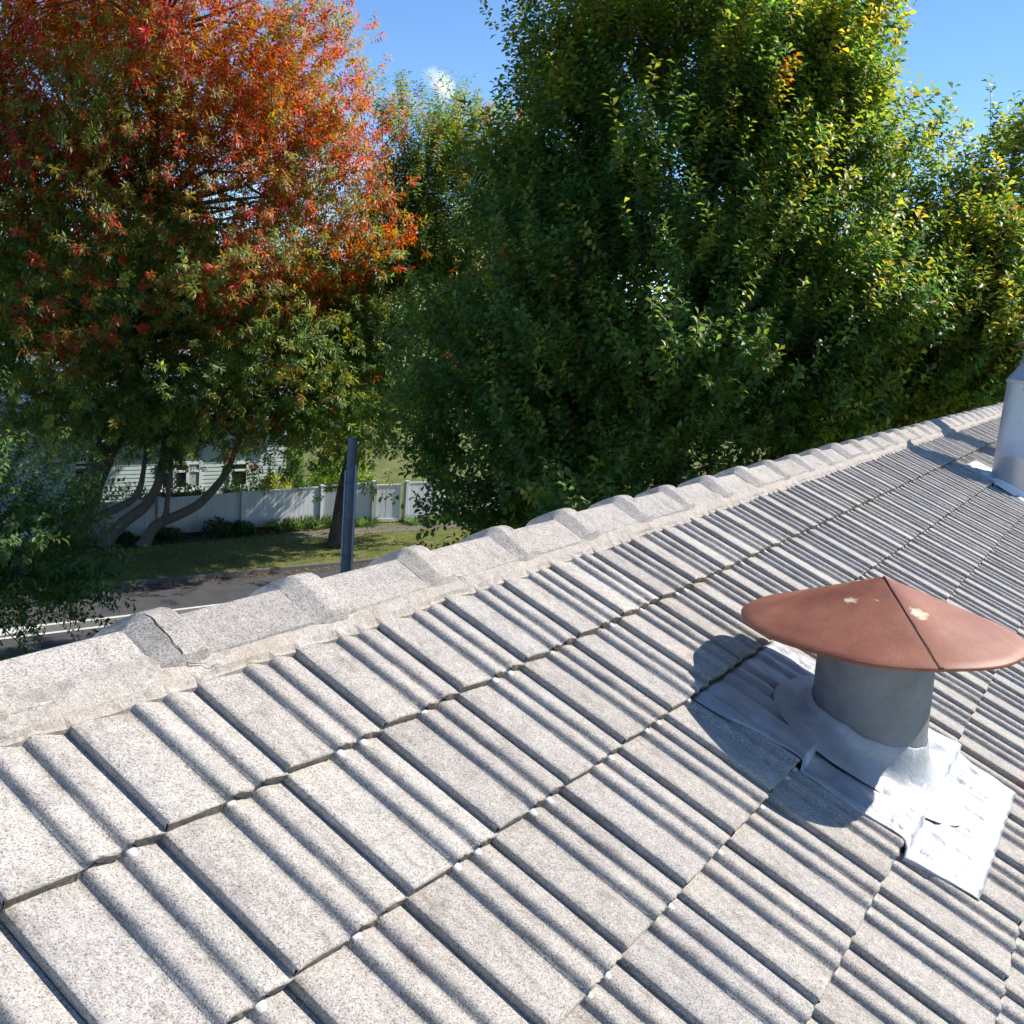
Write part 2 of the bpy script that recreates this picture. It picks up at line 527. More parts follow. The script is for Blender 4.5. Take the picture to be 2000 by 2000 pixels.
# fence line across the street
FA, FB, FG1, FG2, FC = (Vector(p) for p in ((12.5, 29.6, GZ), (27.55, 24.43, GZ), (29.33, 23.30, GZ), (30.37, 22.72, GZ), (37.5, 19.4, GZ)))
fd = (FB - FA).normalized(); fn = Vector((-fd.y, fd.x, 0))
sheet('garden_bed', [FA - fn * 1.6 + Vector((0, 0, .004)), FB - fn * 1.0 + Vector((0, 0, .004)), FB + fn * .4 + Vector((0, 0, .004)), FA + fn * .4 + Vector((0, 0, .004))], M['soil'])
gd = (FC - FG2).normalized(); gn_ = Vector((-gd.y, gd.x, 0))
sheet('footpath', [FB - fn * 1.9 + fd * -2.2 + Vector((0, 0, .008)), FG2 - gn_ * 1.55 + Vector((0, 0, .008)), FC - gn_ * 1.5 + Vector((0, 0, .008)),
                   FC - gn_ * .35 + Vector((0, 0, .008)), FG2 - gn_ * .35 + Vector((0, 0, .008)), FB - fn * .9 + fd * -2.2 + Vector((0, 0, .008))], M['path'])

# ------------------------------------------------------------------ the house whose roof we stand on
house = empty('house', (6.0, 0.1, GZ))
tag(house, 'house whose pale grey ribbed concrete tile roof fills the foreground', 'house')
X0, X1, SE = -4.2, 14.85, 5.0
deck = MB()
rid = roof(0, -0.126, 0)
APEX_Y = 0.115
def far(u, s, h=0.0):           # the slope beyond the ridge is the mirror image
    p = roof(u, s, h)
    return Vector((p.x, 2 * APEX_Y - p.y, p.z))
vs = [roof(X0, -.10, -.075), roof(X1, -.10, -.075), roof(X1, SE, -.075), roof(X0, SE, -.075),
      far(X0, -.10, -.075), far(X1, -.10, -.075), far(X1, SE, -.075), far(X0, SE, -.075)]
deck.add(vs, [(0, 3, 2, 1), (4, 5, 6, 7), (0, 1, 5, 4), (0, 4, 7, 3), (1, 2, 6, 5)])
roof_o = deck.build('roof', M['deck'], house)
ROOF_PARENT_OFF = -(Vector(house.location) + Vector(roof_o.location))
wl_ = MB()
ez = roof(0, SE - .5).z - .12
y_n = roof(0, SE - .5).y; y_f = 2 * APEX_Y - y_n
wl_.box(((X0 + X1) / 2, (y_n + y_f) / 2, (ez + GZ) / 2 - .05), ((X1 - X0) / 2 - .35, (y_f - y_n) / 2, (ez - GZ) / 2 + .05))
wl_.build('wall', M['wall'], house)
for sgn in (1, -1):
    gt = MB()
    e = roof(0, SE + .05, -.08) if sgn > 0 else far(0, SE + .05, -.08)
    gt.tube([(X0, e.y, e.z), (X1, e.y, e.z)], .06, 10)
    gt.build('gutter', M['gutter'], house, True)

def tile_mesh(seed):
    r = random.Random(seed)
    n = len(PROFILE)
    rows = [(-G - .055, 0), (-G * .5, 0), (-.010, 0), (-.003, -.0012)]
    V, F, fresh, grime = [], [], [], []
    for s, dh in rows:
        for k in range(n):
            jit = r.uniform(-.0007, .0007)
            V.append(roof(PU[k], s + (r.uniform(-.0015, .0015) if s > -.02 else 0), PH[k] + THICK * s / G + dh + jit))
            fresh.append(0.); grime.append(0.)
    for i in range(len(rows) - 1):
        for k in range(n - 1):
            F.append((i * n + k, (i + 1) * n + k, (i + 1) * n + k + 1, i * n + k + 1))
    # ragged front edge, top and bottom of the nose
    b0 = len(V)
    low = []
    for k in range(n):
        uu = PU[k]
        arch = 0.0
        for cu in (.155, .229):
            d = abs(uu - cu)
            if d < .016: arch = max(arch, .013 * (1 - (d / .016) ** 2))
        low.append(-THICK + .001 + arch)
    for k in range(n):
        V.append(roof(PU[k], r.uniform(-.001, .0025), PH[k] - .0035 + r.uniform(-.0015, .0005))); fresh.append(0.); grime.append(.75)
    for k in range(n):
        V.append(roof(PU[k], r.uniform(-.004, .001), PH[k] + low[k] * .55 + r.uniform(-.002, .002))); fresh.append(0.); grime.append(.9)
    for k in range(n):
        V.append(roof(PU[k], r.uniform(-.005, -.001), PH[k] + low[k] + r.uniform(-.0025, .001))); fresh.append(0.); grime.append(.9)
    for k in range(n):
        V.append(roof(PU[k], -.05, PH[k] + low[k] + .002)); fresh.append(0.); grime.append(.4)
    t = (len(rows) - 1) * n
    for a, bb in ((t, b0), (b0, b0 + n), (b0 + n, b0 + 2 * n), (b0 + 2 * n, b0 + 3 * n)):
        for k in range(n - 1):
            F.append((a + k, bb + k, bb + k + 1, a + k + 1))
    # lapped left edge, standing proud of the neighbour
    e0 = len(V)
    for s, dh in rows:
        V.append(roof(0.0005, s, THICK * s / G - .010)); fresh.append(0.); grime.append(0.)
    for i in range(len(rows) - 1):
        F.append((i * n, e0 + i, e0 + i + 1, (i + 1) * n))
    # clean white knobs on the two rib crests just below the course above
    for cu in (.1555, .2295):
        if r.random() < .3: continue
        base = len(V)
        L, wd, hh = r.uniform(.018, .027), r.uniform(.010, .0125), r.uniform(.0045, .007)
        s0 = -G - .004
        hb = float(np.interp(cu, PU, PH)) + THICK * s0 / G - .003
        rings, seg = 4, 9
        for i in range(rings):
            a = i / rings * math.pi / 2
            for k in range(seg):
                t_ = 2 * math.pi * k / seg
                V.append(roof(cu + wd * math.cos(a) * math.cos(t_), s0 + L * math.cos(a) * math.sin(t_), hb + .003 * 0 + hh * math.sin(a)))
                fresh.append(1. if i else .7); grime.append(0.)
        V.append(roof(cu, s0, hb + hh)); fresh.append(1.); grime.append(0.)
        for i in range(rings - 1):
            for k in range(seg):
                k2 = (k + 1) % seg
                F.append((base + i * seg + k, base + i * seg + k2, base + (i + 1) * seg + k2, base + (i + 1) * seg + k))
        top = base + rings * seg
        for k in range(seg):
            F.append((base + (rings - 1) * seg + k, base + (rings - 1) * seg + (k + 1) % seg, top))
    me = bpy.data.meshes.new('roof_tile')
    me.from_pydata([tuple(v) for v in V], [], F)
    for nm, arr in (('fresh', fresh), ('grime', grime)):
        at = me.attributes.new(nm, 'FLOAT', 'POINT'); at.data.foreach_set('value', arr)
    nf = len(me.polygons)
    sm = [False] * nf
    for i in range((len(rows) - 1) * (n - 1)): sm[i] = True
    for i in range((len(rows) - 1) * (n - 1) + 4 * (n - 1), nf): sm[i] = True
    me.polygons.foreach_set('use_smooth', sm)
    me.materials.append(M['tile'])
    me.update()
    return me
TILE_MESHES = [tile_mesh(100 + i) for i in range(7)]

def to_px(p):
    d = Vector(p) - CAM
    q = [sum(RW[i][k] * d[k] for k in range(3)) for i in range(3)]
    if q[2] < .1: return None
    return 1000 + 1991.44 * q[0] / q[2], 1000 + 1991.44 * q[1] / q[2]

cells, rest = [], []
for i in range(-13, 49):
    for j in range(1, 15):
        u, s = i * W, j * G
        if u < X0 or u + W > X1 + .05: continue
        best = 1e9
        for du in (0, .5, 1):
            for ds in (0, .5, 1):
                p = to_px(roof(u + du * W, s - ds * G))
                if p is None: continue
                ox = max(0, -p[0], p[0] - 2000); oy = max(0, -p[1], p[1] - 2000)
                best = min(best, ox + oy)
        (cells if best < 260 else rest).append((best, i, j))
cells.sort()
if len(cells) > 300:
    rest += cells[300:]; cells = cells[:300]
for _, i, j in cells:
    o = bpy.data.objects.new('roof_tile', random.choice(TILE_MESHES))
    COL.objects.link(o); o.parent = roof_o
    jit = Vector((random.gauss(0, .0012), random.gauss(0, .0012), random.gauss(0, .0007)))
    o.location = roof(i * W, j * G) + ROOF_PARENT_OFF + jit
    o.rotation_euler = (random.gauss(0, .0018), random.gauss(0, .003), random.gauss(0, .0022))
# the rest of the tiling, away from the picture, joined into one part
mb = MB()
def plain_tile(fn, i, j):
    n = len(PROFILE); ks = range(0, n, 1)
    vs = [fn(i * W + PU[k], j * G - G - .05, PH[k] - THICK * (G + .05) / G) for k in ks] + [fn(i * W + PU[k], j * G, PH[k]) for k in ks] \
        + [fn(i * W + PU[k], j * G, PH[k] - THICK) for k in ks]
    m_ = len(list(ks))
    mb.add(vs, [(a * m_ + k, (a + 1) * m_ + k, (a + 1) * m_ + k + 1, a * m_ + k + 1) for a in (0, 1) for k in range(m_ - 1)])
for _, i, j in rest: plain_tile(roof, i, j)
for i in range(-13, 49):
    for j in range(1, 15):
        if i * W >= X0 and i * W + W <= X1 + .05: plain_tile(far, i, j)
o = mb.build('tile_field', M['tile'], None); o.parent = roof_o; o.location = ROOF_PARENT_OFF; o['kind'] = 'stuff'

# ridge tiles: shallow V with a raised collar at the near end
RIDGE_L = 0.46
def ridge_mesh(seed):
    r = random.Random(seed)
    # (x, collar lift)
    xs = [(-.056, -.006), (-.047, .0), (-.030, .009), (-.004, .0235), (.003, .0262), (.064, .0255), (.069, .023), (.079, .002), (.082, .0), (.25, .0), (.43, -.001)]
    ys = [-1, -.9, -.7, -.45, -.22, -.08, 0, .08, .22, .45, .7, .9, 1]
    V, F = [], []
    for x, lift in xs:
        for t in ys:
            y = APEX_Y + t * .122
            z = .066 - .054 * max(0, (math.sqrt(t * t + .0012) - .0346)) / .966
            taper = 1 - .35 * abs(t) ** 2
            L = lift * taper + r.uniform(-.0006, .0006)
            nz = .91; ny = (.40 if t > 0.05 else -.40 if t < -.05 else 0)
            V.append((x, y + ny * L, z + nz * L))
    m_ = len(ys)
    for i in range(len(xs) - 1):
        for k in range(m_ - 1):
            F.append((i * m_ + k, (i + 1) * m_ + k, (i + 1) * m_ + k + 1, i * m_ + k + 1))
    # lower edges turned down into the bedding, and the exposed near end
    for k, s_ in ((0, 1), (m_ - 1, -1)):
        b0 = len(V)
        for i, (x, lift) in enumerate(xs):
            p = V[i * m_ + k]; V.append((p[0], p[1], p[2] - .03))
        for i in range(len(xs) - 1):
            q = (i * m_ + k, b0 + i, b0 + i + 1, (i + 1) * m_ + k)
            F.append(q if s_ > 0 else q[::-1])
    b0 = len(V)
    for k in range(m_):
        p = V[k]; V.append((p[0], p[1], p[2] - .014))
    for k in range(m_ - 1): F.append((k, k + 1, b0 + k + 1, b0 + k))
    me = bpy.data.meshes.new('ridge_tile')
    me.from_pydata(V, [], F); me.materials.append(M['ridge'])
    nb = (len(xs) - 1) * (m_ - 1)
    sm = []
    for i in range(len(me.polygons)):
        row = i // (m_ - 1)
        sm.append(False)
    me.polygons.foreach_set('use_smooth', sm)
    me.update()
    return me
RID = [ridge_mesh(i) for i in range(4)]
k = -9
while .287 + k * RIDGE_L < X1 - .2:
    o = bpy.data.objects.new('ridge_tile', RID[k % 4]); COL.objects.link(o); o.parent = roof_o
    wob = .0025 * math.sin(k * 1.7) + random.gauss(0, .0012)
    if k in (0, 2): wob = 0.0
    fx = 0.0 if k in (0, 2) else 1.0
    o.location = Vector((.287 + k * RIDGE_L + fx * random.gauss(0, .006), fx * random.gauss(0, .0015), wob)) + ROOF_PARENT_OFF
    o.rotation_euler = (0, fx * random.gauss(0, .004), fx * random.gauss(0, .004))
    k += 1

# bedding mortar filling between ridge tiles and top course
def mortar_strip(fn, step, x0, x1):
    b = MB()
    nx = int((x1 - x0) / step)
    V, F = [], []
    for i in range(nx + 1):
        u = x0 + i * step
        wv = .006 * math.sin(u * 9.1) + .004 * math.sin(u * 23.7 + 1) + .0022 * math.sin(u * 61 + 2) + random.gauss(0, .0004)
        c = u / W - math.floor(u / W)
        ph = float(np.interp(c * W, PU, PH))
        sl = .052 + wv * .6 - .10 * min(ph, .018) + .0008
        bulge = .003 * math.sin(u * 5.3 + .7) + .001 * math.sin(u * 37) + random.gauss(0, .00025)
        hl = max(ph + THICK * (sl - G) / G + .0012, -.0125 + .5 * bulge)
        V += [fn(u, -.045, .010), fn(u, -.012, .0125 + bulge * .6), fn(u, .012, .0062 + bulge), fn(u, .034, -.001 + bulge),
              fn(u, sl - .007, hl + .0006), fn(u, sl, hl - .0012), fn(u, sl + .0015, -.044)]
    n = 7
    for i in range(nx):
        for k in range(n - 1):
            F.append((i * n + k, i * n + k + 1, (i + 1) * n + k + 1, (i + 1) * n + k))
    b.add(V, F)
    return b
o = mortar_strip(roof, .009, X0, X1).build('mortar_bedding', M['mortar'], None); o.parent = roof_o; o.location = ROOF_PARENT_OFF
o = mortar_strip(far, .03, X0, X1).build('mortar_bedding', M['mortar'], None); o.parent = roof_o; o.location = ROOF_PARENT_OFF

# hairline cracks where ridge joints have opened
def crack(pts, w0=.0026, name='crack'):
    b = MB(); V, F = [], []
    for i, p in enumerate(pts):
        p = Vector(p)
        d = Vector(pts[min(i + 1, len(pts) - 1)]) - Vector(pts[max(i - 1, 0)])
        side = d.cross(EN).normalized()
        w = w0 * random.uniform(.55, 1.2) * (.35 if i == len(pts) - 1 else 1)
        V += [p - side * w / 2 + EN * .0009, p + side * w / 2 + EN * .0009]
    for i in range(len(pts) - 1): F.append((2 * i, 2 * i + 1, 2 * i + 3, 2 * i + 2))
    b.add(V, F)
    o = b.build(name, M['crack'], None); o.parent = roof_o; o.location = ROOF_PARENT_OFF
def ridge_pt(x, t, lift=0.0):
    y = APEX_Y + t * .122
    z = .066 - .054 * max(0, (math.sqrt(t * t + .0012) - .0346)) / .966
    L = lift * (1 - .35 * abs(t) ** 2)
    return Vector((x, y + (-.40 * L if t < -.05 else 0), z + .91 * L))
def crack_ridge(x, lift, tail, seed):
    rr = random.Random(seed); pts = []
    for i in range(12):
        t = -.02 - .95 * i / 11
        pts.append(ridge_pt(x + rr.uniform(-.002, .002), t, lift))
    for du, s, h in tail: pts.append(roof(x + du, s, h))
    crack(pts)
crack_ridge(.2885, .0262, [(.004, .005, .0145), (.018, .016, .0115), (.03, .018, .011), (.045, .022, .010), (.055, .034, .007), (.072, .032, .0075), (.085, .047, .0045)], 1)
crack_ridge(.287 + 2 * RIDGE_L + .088, .0008, [(.012, .003, .0145), (.022, .02, .010), (.02, .045, .004)], 2)
crack([roof(5.75 + i * .09 + random.uniform(-.01, .01), -.006 + .004 * math.sin(i * 1.3), .0155) for i in range(16)], .004)

# ------------------------------------------------------------------ roof vent with rusty conical cap
VENT_U, VENT_S = 2.16843, 1.14981
v_axis = Vector((-.00045, .03938, 1)).normalized()
v_base = roof(VENT_U, VENT_S)
vent = empty('roof_vent', v_base)
tag(vent, 'wide grey pipe vent with rusty red conical cap standing on the tiles', 'roof vent')
RC, HR, RCAP, HA = .17843, .39213, .42360, .15715
p = MB().lathe(v_base, v_axis, [(RC, -.14), (RC, .02), (RC + .0012, .06), (RC, .10), (RC, .30), (RC - .001, .36), (RC, HR + .03)], 72)
pipe = p.build('pipe', M['galv'], vent, True)
ring = MB()
ring.lathe(v_base, v_axis, [(RC + .001, .352), (RC + .005, .356), (RC + .005, .372), (RC + .001, .376)], 72)
o = ring.build('seam_band', M['galv'], None, True); o.parent = pipe; o.location = -Vector(vent.location) - Vector(pipe.location)
# cap: slightly uneven cone with rolled rim
def cap_mesh():
    a = Vector((1, 0, 0)); d = v_axis
    a = (a - d * a.dot(d)).normalized(); b = d.cross(a)
    nr, ns = 16, 120
    V, F, bare = [], [], []
    apex_c = v_base + d * HR
    spots = [(1639.0, 1170.0), (1801.0, 1190.0), (1698, 1170), (1855, 1291)]
    spot_w = [(.030, .85), (.036, 1.0), (.018, .55), (.02, .45)]
    def spot_pos(i):    # (angle from the camera side, fraction of slant)
        return [(-.60, .37), (.62, .44), (-.12, .32), (.50, .93)][i]
    camd = (CAM - apex_c); camd = camd - d * camd.dot(d); ca = math.atan2(camd.dot(b), camd.dot(a))
    sp = []
    for i in range(4):
        an, fr = spot_pos(i); an = ca + an
        sp.append(apex_c + d * HA * (1 - fr) + (a * math.cos(an) + b * math.sin(an)) * RCAP * fr)
    for i in range(nr + 1):
        fr = i / nr
        for k in range(ns):
            t = 2 * math.pi * k / ns
            rr = RCAP * fr
            h = HA * (1 - fr) + (.0025 * math.sin(3 * t + 1) + .0018 * math.sin(7 * t)) * fr
            q = apex_c + d * h + (a * math.cos(t) + b * math.sin(t)) * max(rr, .0005)
            V.append(q)
            bare.append(max([w * math.exp(-((q - s).length / r_) ** 2) for s, (r_, w) in zip(sp, spot_w)]))
    extra = [(RCAP + .003, -.004), (RCAP + .002, -.010), (RCAP - .004, -.011), (RCAP - .012, -.004)]
    for rr, h in extra:
        for k in range(ns):
            t = 2 * math.pi * k / ns
            hh = h + (.0025 * math.sin(3 * t + 1) + .0018 * math.sin(7 * t))
            V.append(apex_c + d * hh + (a * math.cos(t) + b * math.sin(t)) * rr); bare.append(0.)
    V += [apex_c + d * (HA - .012)]; bare.append(0.)
    rows = nr + 1 + len(extra)
    for i in range(rows - 1):
        for k in range(ns):
            k2 = (k + 1) % ns
            F.append((i * ns + k, (i + 1) * ns + k, (i + 1) * ns + k2, i * ns + k2))
    last = (rows - 1) * ns; tip = len(V) - 1
    for k in range(ns): F.append((last + k, tip, last + (k + 1) % ns))
    me = bpy.data.meshes.new('cap'); me.from_pydata([tuple(x) for x in V], [], F)
    at = me.attributes.new('bare', 'FLOAT', 'POINT'); at.data.foreach_set('value', bare)
    me.polygons.foreach_set('use_smooth', [True] * len(me.polygons)); me.update()
    # riveted lap seam from apex to rim, toward the camera and to its right
    an = ca + .43
    sb = MB(); SV, SF = [], []
    u_ = a * math.cos(an) + b * math.sin(an); v_ = d.cross(u_)
    slant = (u_ * RCAP - d * HA).normalized(); nrm = slant.cross(v_) * -1
    if nrm.dot(d) < 0: nrm = -nrm
    for i in range(13):
        fr = i / 12
        c = apex_c + d * HA * (1 - fr) + u_ * RCAP * fr
        wv = .0015 * math.sin(i * 2.1)
        for off, h in ((-.010 + wv, .0), (-.008 + wv, .0032), (.002, .0036), (.004 + wv, .0)):
            SV.append(c + v_ * off * (0.35 + .65 * fr) + nrm * h)
    for i in range(12):
        for k in range(3): SF.append((i * 4 + k, i * 4 + k + 1, (i + 1) * 4 + k + 1, (i + 1) * 4 + k))
    sb.add(SV, SF)
    ln = MB(); LV, LF = [], []
    for i in range(13):
        fr = i / 12
        c = apex_c + d * HA * (1 - fr) + u_ * RCAP * fr
        for off in (-.0125, -.0085): LV.append(c + v_ * off * (0.35 + .65 * fr) + nrm * .0016)
    for i in range(12): LF.append((2 * i, 2 * i + 1, 2 * i + 3, 2 * i + 2))
    ln.add(LV, LF)
    return me, sb, ln
cme, sb, ln = cap_mesh()
cap = link('cap', cme, M['rust'], vent)
CO = -Vector(vent.location) - Vector(cap.location)
o = sb.build('lap_seam', M['rust'], None); o.parent = cap; o.location = CO
o = ln.build('seam_gap', M['rust_dark'], None); o.parent = cap; o.location = CO
for t in (0.4, 1.97, 3.54, 5.11):          # straps that carry the cap
    a = Vector((math.cos(t), math.sin(t), 0))
    MB().tube([v_base + v_axis * (HR - .05) + a * (RC - .004), v_base + v_axis * (HR + .06) + a * (RC + .03)], .006, 6).build('strap', M['galv'], vent)

def smooth_h(u, s):
    return tile_h(u, s)
def flashing(parent, left, right, s0, s1, cu, cs, mat, name, lift=.0045, du=.0085, ds=.010, wr=.0013):
    ns_ = int((s1 - s0) / ds)
    V, F = [], []
    nu = None
    for i in range(ns_ + 1):
        s = s0 + (s1 - s0) * i / ns_
        l_, r_ = left(s), right(s)
        if nu is None: nu = int((r_ - l_) / du)
        for k in range(nu + 1):
            u = l_ + (r_ - l_) * k / nu
            h = 0.0
            for d_ in (-.010, -.005, 0., .005, .010):
                h += max(tile_h(u + d_ + a, max(s + b_, s0 + .008)) for a in (-.008, .008) for b_ in (-.016, 0., .016)) / 5
            h = max(h, tile_h(u, max(s, s0 + .008)) - .001, tile_h(u + .004, max(s - .006, s0 + .008)) - .001) + lift
            # dressed metal is dented and creased where it was beaten around the pipe
            d = math.hypot((u - cu), (s - cs) * .9)
            w_ = math.exp(-max(0, d - .2) / .16)
            h += wr * (math.sin(u * 41 + s * 23) + .8 * math.sin(u * 19 - s * 57 + 1.3) + .6 * math.sin(u * 83 + s * 71)) * (.35 + 1.6 * w_)
            if (k == 0 or k == nu or i == ns_): h -= .004
            V.append(roof(u, s, h))
    for i in range(ns_):
        for k in range(nu):
            F.append((i * (nu + 1) + k, (i + 1) * (nu + 1) + k, (i + 1) * (nu + 1) + k + 1, i * (nu + 1) + k + 1))
    me = MB().add(V, F).mesh(name, True)
    o = link(name, me, mat, parent)
    md = o.modifiers.new('thickness', 'SOLIDIFY'); md.thickness = .0022; md.offset = 1
    return o
def vl(s):
    return float(np.interp(s, [.69, 1.03, 1.06, 1.25, 1.38, 1.40, 1.62], [1.675, 1.755, 1.725, 1.725, 1.745, 1.700, 1.752]))
def vr(s):
    return float(np.interp(s, [.69, 1.2, 1.39, 1.62], [2.42, 2.58, 2.62, 2.565]))
flashing(vent, vl, vr, .697, 1.617, VENT_U, VENT_S, M['flash'], 'flashing')

def boot(parent, cu, cs, axis, r, htop, flare, mat, name='boot'):
    """collar dressed up the pipe and flared onto the sheet; htop(phi) = height of its top above the roof"""
    base = roof(cu, cs); V, F = [], []
    ns = 72
    prof = [(0.0, 1.0), (.004, .97), (.007, .75), (.014, .5), (.030, .26), (.055, .10), (.085, .01), (flare, -.12)]
    for fo, fh in prof:
        for k in range(ns):
            t = 2 * math.pi * k / ns
            q = base + Vector((math.cos(t), math.sin(t), 0)) * (r + .0025 + fo * (1 + .25 * math.sin(3 * t + .5)))
            top = htop(t) + .004 * math.sin(5 * t) + .002 * math.sin(13 * t)
            low = .014
            h = low + (top - low) * fh
            # lift along the pipe axis until the height above the roof is h
            z = (h - (q - base).dot(EN)) / axis.dot(EN)
            V.append(q + axis * z)
    for i in range(len(prof) - 1):
        for k in range(ns):
            k2 = (k + 1) % ns
            F.append((i * ns + k, (i + 1) * ns + k, (i + 1) * ns + k2, i * ns + k2))
    return MB().add(V, F).build(name, mat, parent, True)
boot(vent, VENT_U, VENT_S, v_axis, RC, lambda t: .085 + .035 * math.cos(t + math.pi / 2), .115, M['flash'])

# ------------------------------------------------------------------ flues farther along the roof
def make_flue(u, s, label, tall=1.0):
    b = roof(u, s); root = empty('flue', b)
    tag(root, label, 'flue', 'galvanised flues on the roof')
    up = Vector((0, 0, 1)); r = .222
    body = MB().lathe(b, up, [(r, -.18), (r, .30), (r + .002, .305), (r, .31), (r, .92)], 64).build('body', M['flue'], root, True)
    sh = MB().lathe(b, up, [(r + .006, .905), (r + .012, .92), (r + .010, .932), (r - .004, .945), (.150, 1.05), (.146, 1.065)], 64).build('shoulder', M['flue'], root, True)
    MB().lathe(b, up, [(.146, 1.06), (.150, 1.07), (.150, 1.095), (.140, 1.10), (.138, 1.22)], 48).build('neck', M['flue_neck'], root, True)
    cp = MB().lathe(b, up, [(.001, 1.31), (.08, 1.275), (.150, 1.245), (.215, 1.218), (.216, 1.212), (.208, 1.212), (.1, 1.255), (.001, 1.29)], 48).build('cap', M['rust'], root, True)
    # rust-weeping rivet below the shoulder
    camd = (CAM - b); an = math.atan2(camd.y, camd.x) - .35
    q = b + Vector((math.cos(an), math.sin(an), 0)) * (r + .001) + up * .86
    MB().lathe(q, Vector((math.cos(an), math.sin(an), 0)), [(.012, -.004), (.012, .004), (.007, .008), (.001, .009)], 10).build('rivet', M['rust_spot'], root, True)
    flashing(root, lambda s_: u - .34, lambda s_: u + .34, s - .46, s + .40, u, s, M['flash'], 'flashing', .006, .02, .02, .003)
    for ch in root.children:
        if ch.name.split('.')[0] not in ('flashing',):
            for v in ch.data.vertices: v.co.z = b.z + (v.co.z - b.z) * tall
    boot(root, u, s, up, r, lambda t: .06 + .03 * math.cos(t + math.pi / 2), .10, M['white_seal'])
    return root
M['flue_neck'] = galv_mat('sooted_neck', (.34, .29, .26), .6, .3, .2, 14)
M['rust_spot'] = simple_mat('rust_spot', (.25, .11, .05), .8, .3, 50)
make_flue(8.40, .88, 'tall galvanised flue with white sealed base at the right edge of the roof')
make_flue(10.42, .90, 'galvanised flue standing farther along the roof, hidden behind the first flue', 1.3)

# ------------------------------------------------------------------ fence across the street
M['fence'] = simple_mat('fence_paint', (.62, .63, .64), .6, .07, 3)
fence = empty('fence', (FA + FB) / 2)
tag(fence, 'long pale painted board fence with posts behind the street verge', 'fence')
gate = empty('gate', (FG1 + FG2) / 2)
tag(gate, 'pale boarded gate with bottom rail between two posts of the fence', 'gate')
Z = Vector((0, 0, 1))
BOARD = MB().box((0, 0, .5), (.086, .010, .5)).mesh('board'); BOARD.materials.append(M['fence'])
def fence_run(a, b, h0, h1, parent, posts_at, skip_first=False):
    d = (b - a); L = d.length; d.normalize(); nn = Vector((-d.y, d.x, 0))
    n = max(1, int(L / .18)); st = L / n
    ang = math.atan2(d.y, d.x)
    for i in range(n):
        t = (i + .5) / n; h = h0 + (h1 - h0) * t
        o = bpy.data.objects.new('board', BOARD); COL.objects.link(o); o.parent = parent
        o.location = a + d * (st * (i + .5)) + nn * random.uniform(-.003, .003) + Z * .05 - Vector(parent.location)
        o.rotation_euler = (0, random.gauss(0, .004), ang)
        o.scale = (st / .18, 1, h - .08 + random.gauss(0, .004))
    ax = (d, nn, Z)
    r_ = MB()
    sl = (h1 - h0) / L
    dd = Vector((d.x, d.y, sl)).normalized()
    r_.box((a + b) / 2 + Z * ((h0 + h1) / 2 - .005), (L / 2, .035, .022), (dd, nn, dd.cross(nn) * -1 if False else Z))
    r_.build('cap_rail', M['fence'], parent)
    MB().box((a + b) / 2 + Z * .16 + nn * .03, (L / 2, .018, .05), ax).build('bottom_rail', M['fence'], parent)
    for t in posts_at:
        h = h0 + (h1 - h0) * t
        q = a + d * L * t - nn * .035
        pm = MB().box(q + Z * (h / 2 + .02), (.06, .06, h / 2 + .02), ax)
        po = pm.build('post', M['fence'], parent)
        c = MB().box(q + Z * (h + .06), (.075, .075, .02), ax)
        co = c.build('post_cap', M['fence'], None); co.parent = po; co.location = -Vector(parent.location) - Vector(po.location)
fence_run(FA, FB, 1.08, 1.44, fence, [0, .2, .42, .61, .80, 1.0])
fence_run(FB, FG1, 1.46, 1.60, fence, [.98])
fence_run(FG2, FC, 1.58, 1.62, fence, [.02, .33, .66, 1.0])
gdn = (FG2 - FG1).normalized()
fence_run(FG1 + gdn * .10, FG2 - gdn * .10, 1.50, 1.52, gate, [])
MB().box((FG1 + FG2) / 2 + Z * .10 - Vector((-gdn.y, gdn.x, 0)) * .03, (.45, .02, .06), (gdn, Vector((-gdn.y, gdn.x, 0)), Z)).build('kick_board', M['fence'], gate)

# ------------------------------------------------------------------ neighbour's weatherboard house
M['nb_wall'] = simple_mat('pale_green_weatherboard', (.50, .60, .57), .7, .05, 2)
M['nb_trim'] = simple_mat('white_joinery', (.78, .80, .80), .5, .04, 3)
M['nb_roof'] = simple_mat('grey_corrugated_roof', (.30, .32, .34), .5, .1, 2)
def glass_mat():
    m, n, l, b = new_mat('dark_window_glass')
    b.inputs['Base Color'].default_value = (.012, .016, .02, 1)
    b.inputs['Roughness'].default_value = .04
    b.inputs['Specular IOR Level'].default_value = .7
    return m
M['glass'] = glass_mat()
M['curtain'] = simple_mat('pale_blind', (.38, .46, .44), .8, .06)
nb_o = FB + fn * 3.0 - fd * 9.5            # wall plane origin, 3 m behind the fence
nb = empty('weatherboard_house', nb_o)
tag(nb, 'pale green weatherboard house with white window frames behind the fence', 'house')
def nbp(a, h, out=0.0): return nb_o + fd * a - fn * out + Z * h
wb = MB()
for i in range(26):                       # lapped weatherboards
    z0 = i * .15
    wb.add([nbp(-9, z0, .022), nbp(9.5, z0, .022), nbp(9.5, z0 + .155, .006), nbp(-9, z0 + .155, .006)], [(0, 1, 2, 3)])
    wb.add([nbp(-9, z0, .022), nbp(9.5, z0, .022), nbp(9.5, z0, .002), nbp(-9, z0, .002)], [(3, 2, 1, 0)])
wb.add([nbp(-9, 0, 0), nbp(9.5, 0, 0), nbp(9.5, 3.9, 0), nbp(-9, 3.9, 0), nbp(-9, 0, -7), nbp(9.5, 0, -7), nbp(9.5, 3.9, -7), nbp(-9, 3.9, -7)],
       [(0, 3, 7, 4), (1, 5, 6, 2), (4, 7, 6, 5)])
